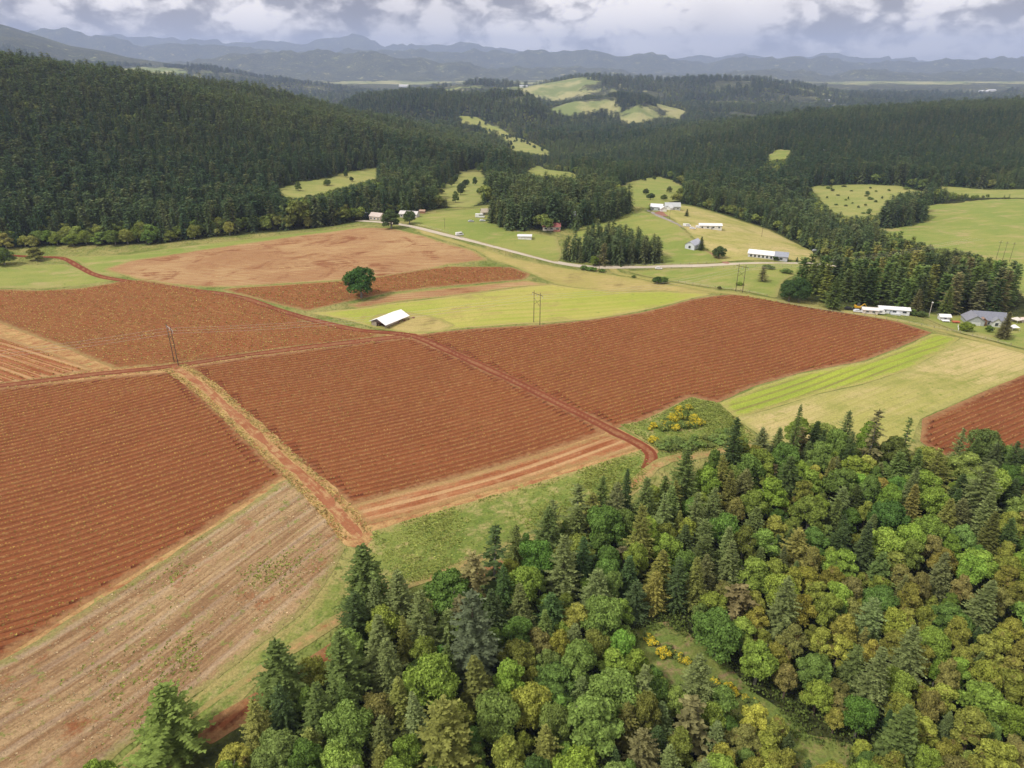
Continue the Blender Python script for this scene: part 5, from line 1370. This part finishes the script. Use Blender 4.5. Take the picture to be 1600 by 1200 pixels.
for i in range(9):
    x, y = G(600 + i * 6 + random.uniform(-3, 3), 509 - i * 1.5 + random.uniform(-2, 2)); s = random.uniform(.4, .9)
    V, F = tube([(0, 0, 0), (0, 0, s * .7)], [s, s * .5], 7); ob = mesh_np('rubble_heap', V + rng.normal(0, .08, V.shape), tris_of(F + [tuple(range(7, 14))]), mat((0.20, 0.09, 0.06), .95, .3)); ob.location = (x, y, float(gh(x, y)) + .1)
    ob['label'] = f'{nth(i + 1)} low heap from the left along the near side of the white-roofed barn'; ob['category'] = 'heap'; ob['group'] = 'heaps beside the barn'

# houses and sheds
def simple(name, px, py, ang, L, W, hw, hr, wc, rc, label, cat, wins=(), door=None, seams=False, group=None, rrough=.6, dz=0):
    e = root(name, px, py, ang, label, cat, group, dz); gable(e, L, W, hw, hr, wc, rc, wins=wins, door=door, seams=seams, rrough=rrough); return e
W3 = lambda L, n=3, z=1.5, w=1.3, h=1.1: tuple(('f', -L / 2 + (i + .5) * L / n, z, w, h) for i in range(n))
simple('farmhouse', 590, 343, -25, 10, 8, 3.2, 2.2, (0.66, 0.56, 0.46), (0.55, 0.47, 0.42), 'cream farmhouse half hidden left of the dark tree at the road end', 'house', W3(10))
simple('shed', 602, 333, -10, 7, 5, 2.6, 1.2, (0.45, 0.47, 0.50), (0.42, 0.45, 0.50), 'small blue-grey shed roof behind the cream farmhouse', 'shed', W3(7, 2))
simple('farm_building', 640, 339, -14, 15, 7, 3.0, 1.8, (0.58, 0.54, 0.52), (0.60, 0.57, 0.55), 'long pale grey farm building right of the dark tree at the road end', 'farm building', W3(15, 4))
simple('shed', 660, 333, -6, 4.5, 3.0, 2.0, .8, (0.42, 0.22, 0.15), (0.45, 0.30, 0.22), 'tiny brown shed at the wood edge right of the pale farm building', 'shed')
simple('shed', 573, 338, 0, 6, 4, 2.2, 1.0, PALE, (0.55, 0.57, 0.60), 'small pale shed left of the cream farmhouse', 'shed')
simple('farmhouse', 766, 335, 14, 15, 9, 2.8, 2.2, (0.56, 0.50, 0.42), TANR, 'farmhouse with broad tan roof beside the white motorhome', 'house', W3(15, 4))
simple('farmhouse', 805, 335, -20, 12, 9, 5.0, 2.6, (0.50, 0.44, 0.38), (0.30, 0.28, 0.28), 'house with grey-brown roof deep among the dark firs', 'house', W3(12, 3, 3.5))
e = simple('farmhouse', 862, 359, -5, 13, 8, 3.2, 2.0, (0.62, 0.55, 0.46), RED, 'cream farmhouse with dull red roof against the dark firs', 'house', W3(13, 3, 1.7, 1.8), ('f', 5.4, 1.2, 2.2, BRN))
MB().box((3.9, -5.2, .45), (5, 2.2, .9)).build('porch', mat((0.34, 0.15, 0.10)), e)
simple('shed', 896, 345, 60, 6, 5, 4.2, 2.6, WHITE, (0.68, 0.70, 0.74), 'white gabled shed showing between dark firs right of the red-roofed farmhouse', 'shed')
simple('shed', 820, 373, -4, 9.6, 6.0, 2.4, .7, (0.76, 0.74, 0.74), (0.70, 0.69, 0.72), 'low white shed alone on the lawn by the grey driveway', 'shed', rrough=.4)
e = simple('hilltop_house', 1026, 328, -20, 10, 8, 3.2, 2.0, (0.50, 0.55, 0.56), (0.66, 0.68, 0.70), 'left house of the hilltop pair, white roof and grey-green walls', 'house', W3(10, 2))
gable(e, 6, 5, 2.8, 1.6, WHITE, (0.72, 0.72, 0.72), cx=6.2, cy=-5.0, rot=R(-70))
e = simple('hilltop_house', 1050, 327, -4, 13, 9, 3.2, 2.6, (0.46, 0.48, 0.46), (0.44, 0.46, 0.46), 'right house of the hilltop pair, pale grey roof with side wing', 'house', W3(13, 3))
gable(e, 7, 5.5, 2.8, 1.8, WHITE, (0.60, 0.61, 0.60), cx=-3.5, cy=-6.0, rot=R(60))
e = simple('mobile_home', 1109, 357, -4, 17, 6.0, 2.9, 1.0, (0.74, 0.72, 0.68), WHITE, 'white mobile home with white roof by the lane across the pasture', 'mobile home', W3(17, 4), ('f', 1, 1.0, 2.0, (0.25, 0.25, 0.28)), rrough=.4)
MB().box((-9.6, -1.6, 1.1), (2.8, 3.6, 2.2)).build('porch', mat((0.66, 0.66, 0.66)), e)
e = simple('barn', 1083, 387, 52, 12, 7, 3.2, 2.3, (0.66, 0.69, 0.76), (0.42, 0.44, 0.50), 'white gabled barn with grey roof beside a dark fir in the pasture', 'barn', (('l', 0, 1.6, 1.6, 1.8),))
e = simple('long_shed', 1190, 402, -26, 17, 8, 2.9, 1.8, (0.60, 0.60, 0.60), WHITE, 'long shed with bright white roof and a row of dark openings near the road', 'shed', tuple(('f', -6.5 + 2.6 * i, 1.5, 1.3, 1.5) for i in range(6)), seams=True, rrough=.4)
gable(e, 8, 7.5, 3.0, 2.2, (0.50, 0.51, 0.54), (0.30, 0.32, 0.37), cx=12.6, cy=-.8, rot=R(4), wins=(('f', 0, 1.5, 2.0, 1.4),), door=('f', -2.6, 1.2, 2.1, WHITE))
# the row of buildings on the right
e = simple('mobile_home', 1395, 489, -14, 14.5, 4.6, 2.6, .8, (0.72, 0.73, 0.75), (0.80, 0.80, 0.80), 'long white mobile home in front of the right-hand fir grove', 'mobile home', W3(14.5, 3, 1.5, 1.8, .9), ('f', -1.8, 1.0, 2.0, (0.30, 0.33, 0.36)), seams=True, rrough=.4)
MB().box((0.4, -3.2, .45), (4.6, 1.8, .9)).build('porch', mat((0.60, 0.62, 0.64)), e)
e = simple('trailer', 1358, 489, -14, 7.2, 4.6, 2.3, .5, (0.66, 0.60, 0.56), (0.74, 0.70, 0.68), 'pinkish white boxy trailer between the yellow digger and the white camper', 'trailer', (('f', -1.5, 1.4, 1.4, .7), ('f', 1.5, 1.4, 1.4, .7)))
for s in (-1, 1): MB().bar((s * 2.2, -2.5, .4), (s * 2.2, 2.5, .4), .4, 10).build('wheel', mat((0.03, 0.03, 0.03)), e)
e = simple('shed', 1474, 500, -8, 4.9, 3.4, 2.3, .8, (0.62, 0.62, 0.62), WHITE, 'small shed with bright white roof between the yellow-green fir and the grey house', 'shed', (('f', 0, 1.4, 1.2, .8),))
MB().box((-.6, -3.6, 1.0), (3.6, 2.6, .12)).build('awning', mat(WHITE), e)
for sx in (-2.2, 1.0): MB().box((sx, -4.8, .2), (.12, .12, 1.6)).build('post', mat((0.5, 0.5, 0.5)), e)
e = root('grey_house', 1534, 504, -14, 'grey single-storey house with slate roof, garage wing and small front gable', 'house')
SL = (0.20, 0.21, 0.25); SID = (0.40, 0.42, 0.42)
gable(e, 14.5, 9.5, 3.0, 3.0, SID, SL, cx=2.2, cy=0, wins=(('f', -2.6, 1.6, .9, 1.5), ('f', -.8, 1.6, .9, 1.5), ('f', 5.6, 1.5, 1.2, 1.3), ('r', 0, 1.6, 1.4, 1.3)))
gable(e, 9.0, 8.0, 3.0, 2.6, SID, (0.24, 0.245, 0.28), cx=-5.6, cy=-3.2, rot=R(90), wins=(('f', 0, 1.5, 1.2, 1.2),), door=('l', 0, 4.6, 2.3, (0.62, 0.63, 0.62)))
gable(e, 2.4, 3.8, 3.1, 1.7, (0.62, 0.63, 0.60), (0.26, 0.27, 0.30), cx=4.2, cy=-5.6, rot=R(90), wins=(('l', 0, 1.7, 1.5, 1.6),))
gable(e, 2.0, 3.0, 3.0, 1.3, BRN, (0.30, 0.20, 0.15), cx=-.2 - 1.4, cy=-5.3, rot=R(90))
MB().box((8.0, 2.0, 1.4), (5.0, 5.6, 2.8)).build('wing', mat(SID), e); MB().box((8.4, 2.0, 2.95), (5.6, 6.2, .2)).build('wing_roof', mat((0.28, 0.30, 0.35)), e)
# white ramp / fence beside the house
e = root('white_fence', 1497, 514, 62, 'white board fence slanting down the lawn from the grey house', 'fence')
for zz in (.5, 1.05): MB().box((0, 0, zz), (7.2, .06, .22)).build('rail', mat(WHITE), e)
for i in range(5): MB().box((-3.5 + i * 1.75, .07, .5), (.14, .14, 1.5)).build('post', mat(WHITE), e)
# yard shelters at the right border
def shelter(px, py, s, col, label, ang=0, cat='tent'):
    e = root('canopy_tent', px, py, ang, label, cat); m = MB()
    m.add([(-s, -s, 1.9), (s, -s, 1.9), (s, s, 1.9), (-s, s, 1.9), (0, 0, 3.1)], [(0, 1, 4), (1, 2, 4), (2, 3, 4), (3, 0, 4), (3, 2, 1, 0)]); m.build('canopy', mat(col, .6), e)
    MB().box((0, s - .1, .9), (2 * s, .06, 2.0)).build('side_wall', mat(col, .6), e)
    for i in (-1, 1):
        for j in (-1, 1): MB().box((i * (s - .1), j * (s - .1), .7), (.1, .1, 2.6)).build('leg', mat((0.5, 0.5, 0.5)), e)
shelter(1583, 516, 1.9, WHITE, 'white tent nearest the ragged fir on the lawn at the right border')
shelter(1587, 504, 2.1, (0.66, 0.62, 0.56), 'pale shelter farther back behind the white tent at the right border', 20)
simple('shed', 1599, 503, 0, 4, 3, 1.8, .6, (0.5, 0.4, 0.34), (0.66, 0.52, 0.46), 'pinkish roofed shed cut by the right border of the picture', 'shed')

# vehicles
M_tyre = mat((0.025, 0.025, 0.027), .8)
def car(px, py, ang, col, label, L=4.5, W=1.85, h=1.45, kind='car'):
    e = root({'car': 'parked_car', 'van': 'parked_van', 'motorhome': 'motorhome'}[kind], px, py, ang, label, kind, dz=.12)
    if kind == 'car': prof = [(-L / 2, .35), (L / 2, .35), (L / 2, .75), (L * .27, .88), (L * .12, h), (-L * .30, h), (-L * .44, .95), (-L / 2, .85)]
    else: prof = [(-L / 2, .35), (L / 2, .35), (L / 2, 1.0), (L * .40, 1.25), (L * .30, h), (-L / 2, h)]
    m = MB(); n = len(prof); V = [(x, s * W / 2 * (1 if z < 1.0 else .90), z) for s in (-1, 1) for x, z in prof]
    m.add(V, [tuple(range(n - 1, -1, -1)), tuple(range(n, 2 * n))] + [(i, (i + 1) % n, n + (i + 1) % n, n + i) for i in range(n)]); m.build('body', mat(col, .3, .04), e)
    zc = (h + .95) / 2 if kind == 'car' else h * .68
    for s in (-1, 1): MB().box((-L * .08 if kind == 'car' else L * .12, s * W / 2 * .93, zc), (L * .42, .06, (h - .95) * .62 if kind == 'car' else .6)).build('side_window', mat(GLASS, .15, .02), e)
    MB().box((L * .225 if kind == 'car' else L * .365, 0, zc), (.12, W * .8, (h - .9) * .6)).build('windscreen', mat(GLASS, .15, .02), e)
    for i in (-1, 1):
        for s in (-1, 1): MB().bar((i * L * .31, s * (W / 2 - .18), .33), (i * L * .31, s * (W / 2 + .03), .33), .34, 12).build('wheel', M_tyre, e)
    return e
car(718, 368, 25, WHITE, 'white van at the mouth of the driveway on the gravel road', 5.6, 2.1, 2.3, 'van')
car(750, 340, -8, WHITE, 'white motorhome in front of the tan-roofed farmhouse', 7.5, 2.5, 3.0, 'motorhome')
car(754, 346, 8, (0.62, 0.64, 0.68), 'pale car beside the white motorhome', 4.6)
car(776, 338, 20, WHITE, 'white car at the right end of the tan-roofed farmhouse', 4.6)
car(736, 347, 12, (0.45, 0.47, 0.47), 'grey car on the lawn left of the white motorhome', 4.6)
car(1029, 421, -10, (0.70, 0.68, 0.66), 'white car on the verge below the gravel road', 4.4)
car(1073, 354, -16, WHITE, 'white pickup-like van left of the pasture mobile home', 6.0, 2.1, 2.0, 'van')
car(1082, 358, -16, (0.70, 0.70, 0.72), 'white car close to the left end of the pasture mobile home', 4.6)
car(1326, 484, -10, (0.03, 0.03, 0.035), 'black car at the left end of the row beside the yellow digger', 4.4)
car(1340, 488, -14, (0.66, 0.68, 0.72), 'white car parked in front of the yellow digger', 4.4)
car(1274, 393, -10, (0.40, 0.42, 0.45), 'grey car at the wood edge on the far side of the pale pasture', 4.6)
# caravan
e = root('caravan', 1374, 491, -12, 'small white rounded caravan between the pinkish trailer and the mobile home', 'caravan', dz=.1)
prof = [(-2.3, .5), (2.3, .5), (2.4, 1.3), (1.9, 2.3), (1.2, 2.55), (-1.3, 2.55), (-2.0, 2.2), (-2.4, 1.4)]; n = len(prof); m = MB()
m.add([(x, s * 1.1, zz) for s in (-1, 1) for x, zz in prof], [tuple(range(n - 1, -1, -1)), tuple(range(n, 2 * n))] + [(i, (i + 1) % n, n + (i + 1) % n, n + i) for i in range(n)]); m.build('body', mat(WHITE, .35, .04), e)
for s in (-1, 1): MB().bar((0, s * .95, .35), (0, s * 1.12, .35), .35, 10).build('wheel', M_tyre, e)
MB().box((0.2, -1.12, 1.6), (1.3, .05, .6)).build('window', mat(GLASS, .15, .02), e); MB().bar((2.3, 0, .45), (3.6, 0, .45), .06, 5).build('tow_bar', mat(GREY), e)
# yellow digger
e = root('digger', 1339, 483, -12, 'yellow digger with raised arm behind the white car in the right-hand row', 'digger', dz=.1)
YEL = mat((0.62, 0.36, 0.03), .45, .06)
for s in (-1, 1): MB().box((0, s * 1.1, .4), (3.4, .5, .8)).build('track', M_tyre, e)
m = MB(); m.box((0, 0, 1.2), (3.0, 2.2, .8)); m.box((-1.1, 0, 1.75), (1.0, 2.0, .5)); m.build('body', YEL, e)
MB().box((.5, .55, 2.1), (1.3, 1.0, 1.3)).build('cab', mat((0.10, 0.10, 0.10), .3), e)
MB().bar((1.2, -.4, 1.5), (3.2, -.4, 3.2), .22, 6).build('boom', YEL, e); MB().bar((3.2, -.4, 3.2), (4.6, -.4, 1.2), .17, 6).build('arm', YEL, e); MB().box((4.5, -.4, .8), (.8, .9, .7)).build('bucket', mat((0.2, 0.17, 0.12)), e)
# red utility trailer near the grey house
e = root('utility_trailer', 1493, 505, -6, 'low orange-red utility trailer left of the grey house', 'trailer', dz=.1)
MB().box((0, 0, .75), (3.4, 1.7, .5)).build('tray', mat((0.50, 0.14, 0.07)), e)
for s in (-1, 1): MB().bar((0, s * .85, .35), (0, s * 1.0, .35), .33, 10).build('wheel', M_tyre, e)
MB().bar((1.7, 0, .55), (2.9, 0, .5), .05, 5).build('tow_bar', mat(GREY), e)

# ------------------------------------------------------------------ power line on wooden pole frames
M_pole = mat((0.085, 0.060, 0.042), .9, .25); M_arm = mat((0.42, 0.38, 0.34), .8, .1); M_ins = mat((0.55, 0.55, 0.52), .3)
PF = []
def pole_frame(pa, pb, h, label, arm_over=1.9, armmat=None):
    ax, ay = G(*pa); bx2, by2 = G(*pb); c = ((ax + bx2) / 2, (ay + by2) / 2); w_ = math.hypot(bx2 - ax, by2 - ay); w_ = min(max(w_, 3.2), 5.5); an = math.atan2(by2 - ay, bx2 - ax)
    e = newobj('pole_frame', None); e.location = (c[0], c[1], float(gh(*c))); e.rotation_euler = (0, 0, an); e['label'] = label; e['category'] = 'power pole'; e['group'] = 'pole frames of the power line'
    for s in (-1, 1):
        V, F = tube([(s * w_ / 2, 0, -1), (s * w_ / 2, 0, h)], [.19, .12], 8); mesh_np('pole', V, tris_of(F + [tuple(range(8, 16))]), M_pole, e)
    MB().box((0, .2, h - 1.3), (w_ + 2 * arm_over, .16, .2)).build('crossarm', armmat or M_arm, e)
    MB().bar((-w_ / 2, .05, h - 7.0), (w_ / 2, .05, h - 3.6), .07, 5).build('brace', M_pole, e)
    MB().bar((w_ / 2, -.05, h - 7.0), (-w_ / 2, -.05, h - 3.6), .07, 5).build('brace', M_pole, e)
    tops = []
    for u in (-w_ / 2 - arm_over + .2, 0, w_ / 2 + arm_over - .2):
        MB().bar((u, .2, h - 1.4), (u, .2, h - 2.5), .10, 6).build('insulator', M_ins, e)
        tops.append((c[0] + math.cos(an) * u, c[1] + math.sin(an) * u, float(gh(*c)) + h - 2.5))
    PF.append(tops); return e
pole_frame((272, 565), (279, 571), 17.5, 'wooden two-pole frame with pale crossarm at the meeting of the red tracks', 1.5)
pole_frame((834, 503.5), (843.5, 508), 16.5, 'wooden two-pole frame at the near edge of the lime green hay field', 1.6, M_pole)
pole_frame((1149.5, 455), (1160, 457), 15.5, 'wooden two-pole frame at the top of the right red field', 1.7, M_pole)
xx, yy = G(1567, 409)
for i, (px, py) in enumerate(((1556, 406), (1566, 407.5), (1577, 409))):
    x, y = G(px, py); e = newobj('power_pole', None); e.location = (x, y, float(gh(x, y))); e['label'] = f'{nth(i + 1)} from the left of three tall poles in the bright right meadow'; e['category'] = 'power pole'; e['group'] = 'three poles in the right meadow'
    V, F = tube([(0, 0, -1), (0, 0, 15)], [.15, .10], 7); mesh_np('pole', V, tris_of(F + [tuple(range(7, 14))]), M_pole, e)
    MB().box((0, .15, 13.6), (2.6, .15, .2)).build('crossarm', M_pole, e)
    if i == 1: c3 = (x, y, float(gh(x, y)) + 13.4)
    for sx in (-1.1, 1.1): MB().bar((sx, .15, 13.7), (sx, .15, 14.1), .08, 5).build('insulator', M_ins, e)
x, y = G(1451, 496); e = newobj('power_pole', None); e.location = (x, y, float(gh(x, y))); e['label'] = 'single pale pole with a lamp head between the mobile home and the yellow-green fir'; e['category'] = 'power pole'
V, F = tube([(0, 0, -1), (0, 0, 8.5)], [.16, .11], 7); mesh_np('pole', V, tris_of(F + [tuple(range(7, 14))]), mat((0.42, 0.38, 0.32), .9), e)
MB().box((0, -.3, 8.2), (.5, .9, .35)).build('lamp_head', mat(WHITE), e)
for i, (px, py, hh) in enumerate(((1097, 391, 7), (1046, 343, 8), (695, 358, 8), (936, 424, 10), (1190, 370, 7), (962, 330, 12))):
    x, y = G(px, py); e = newobj('power_pole', None); e.location = (x, y, float(gh(x, y))); e['category'] = 'power pole'
    e['label'] = ['short thin pole below the white gabled barn', 'thin pole on the lane below the hilltop houses', 'thin pole in the pasture above the gravel road near the white van', 'thin pole before the plantation at the road fork', 'thin pole in the pale pasture above the long white-roofed shed', 'thin pole at the dark wood edge left of the hilltop houses'][i]
    V, F = tube([(0, 0, -.5), (0, 0, hh)], [.13, .09], 6); mesh_np('pole', V, tris_of(F + [tuple(range(6, 12))]), M_pole, e)
    MB().box((0, 0, hh - .5), (1.6, .1, .12)).build('crossarm', M_pole, e)
# wires
M_wire = mat((0.55, 0.52, 0.48), .5, .02, 0.0)
A0, A1 = np.array(PF[0]), np.array(PF[1]); prev = A0 + (A0 - A1) * .9
spans = [(prev, A0), (A0, A1), (A1, np.array(PF[2])), (np.array(PF[2]), np.array(PF[2]) + (np.array(PF[2]) - A1) * 1.6)]
e = newobj('power_line', None); e.location = tuple(PF[0][1]); e['label'] = 'thin wires slung between the wooden pole frames across the fields'; e['category'] = 'power line'
O = np.array(PF[0][1])
for wi in range(3):
    pth = []
    for P, Q in spans:
        for t in np.linspace(0, 1, 15)[:-1]:
            p = P[wi] * (1 - t) + Q[wi] * t; p = p.copy(); p[2] -= 4 * 3.2 * t * (1 - t); pth.append(p - O)
    V, F = tube(pth, [.028] * len(pth), 4); mesh_np('wire', V, tris_of(F), M_wire, e)

# fences
M_post = mat((0.30, 0.26, 0.20), .9, .2)
def fence(pts, step, label, h=1.3):
    P = [G(*p) for p in pts]; x0, y0 = P[0]; e = newobj('wire_fence', None); e.location = (x0, y0, float(gh(x0, y0))); e['label'] = label; e['category'] = 'fence'
    z0 = e.location.z; me = None; last = []
    for (ax, ay), (bx2, by2) in zip(P[:-1], P[1:]):
        n = max(1, int(math.hypot(bx2 - ax, by2 - ay) / step))
        for i in range(n):
            x, y = ax + (bx2 - ax) * i / n, ay + (by2 - ay) * i / n; z_ = float(gh(x, y))
            if me is None: o = MB().box((0, 0, h / 2), (.16, .16, h)).build('post', M_post, e); me = o.data
            else: o = newobj('post', me, e)
            o.location = (x - x0, y - y0, z_ - z0); last.append((x - x0, y - y0, z_ - z0))
    m = MB()
    for p, q in zip(last[:-1], last[1:]):
        for hh in (.6, 1.1): m.bar((p[0], p[1], p[2] + hh), (q[0], q[1], q[2] + hh), .02, 3)
    m.build('wire', M_wire, e)
fence(((1060, 441), (1130, 452), (1212, 466)), 4.5, 'post and wire fence along the farm lane above the right red field')
fence(((1215, 472), (1300, 488), (1420, 505), (1500, 521), (1600, 545)), 5.0, 'post and wire fence between the right-hand houses and the farm lane')
fence(((960, 416), (1050, 414), (1130, 409)), 6.0, 'pasture fence on the upper side of the gravel road')
fence(((985, 422), (1080, 420), (1180, 417), (1250, 418)), 6.0, 'pasture fence on the lower side of the gravel road')
fence(((640, 349), (700, 364), (716, 368)), 6.0, 'pasture fence above the gravel road left of the white van')

# far houses, a few pixels each
for i, (px, py, L, W, hh, ang, wc, rc, lab) in enumerate((
 (1292, 239, 16, 8, 3.2, -5, WHITE, (0.6, 0.6, 0.6), 'white house at the edge of the meadow high on the right slope'),
 (1494, 277, 13, 8, 4, 0, WHITE, WHITE, 'white house standing among the trees on the right slope'),
 (1349, 181, 22, 12, 6, 0, WHITE, PALE, 'white house on the crest of the right-hand ridge'),
 (1330, 182, 24, 12, 6, 10, (0.55, 0.40, 0.34), (0.42, 0.32, 0.28), 'reddish house left of the white one on the right-hand ridge'),
 (1302, 184, 18, 10, 4, 0, (0.6, 0.58, 0.4), (0.5, 0.45, 0.3), 'pale house farthest left on the right-hand ridge'),
 (631, 136, 75, 40, 12, 0, WHITE, WHITE, 'large white hall on the far valley floor'),
 (818, 137, 45, 20, 8, 0, WHITE, PALE, 'white farm left of the bright far hill pasture'),
 (1308, 168, 40, 18, 8, 5, (0.6, 0.6, 0.6), WHITE, 'pale far house left of a cluster beyond the right ridge'),
 (1290, 159, 36, 16, 7, 5, WHITE, PALE, 'white far house in the wooded valley beyond the right ridge'),
 (1318, 166, 40, 14, 6, 0, PALE, WHITE, 'white far building right of the cluster beyond the right ridge'),
 (1537, 144, 60, 30, 9, 0, PALE, WHITE, 'white far building on the valley floor at the right'),
 (1549, 143, 50, 30, 9, 0, WHITE, PALE, 'second white far building on the valley floor at the right'))):
    simple('distant_house', px, py, ang, L, W, hh, hh * .45, wc, rc, lab, 'house', dz=1.0)
print('objects', len(scene.objects))
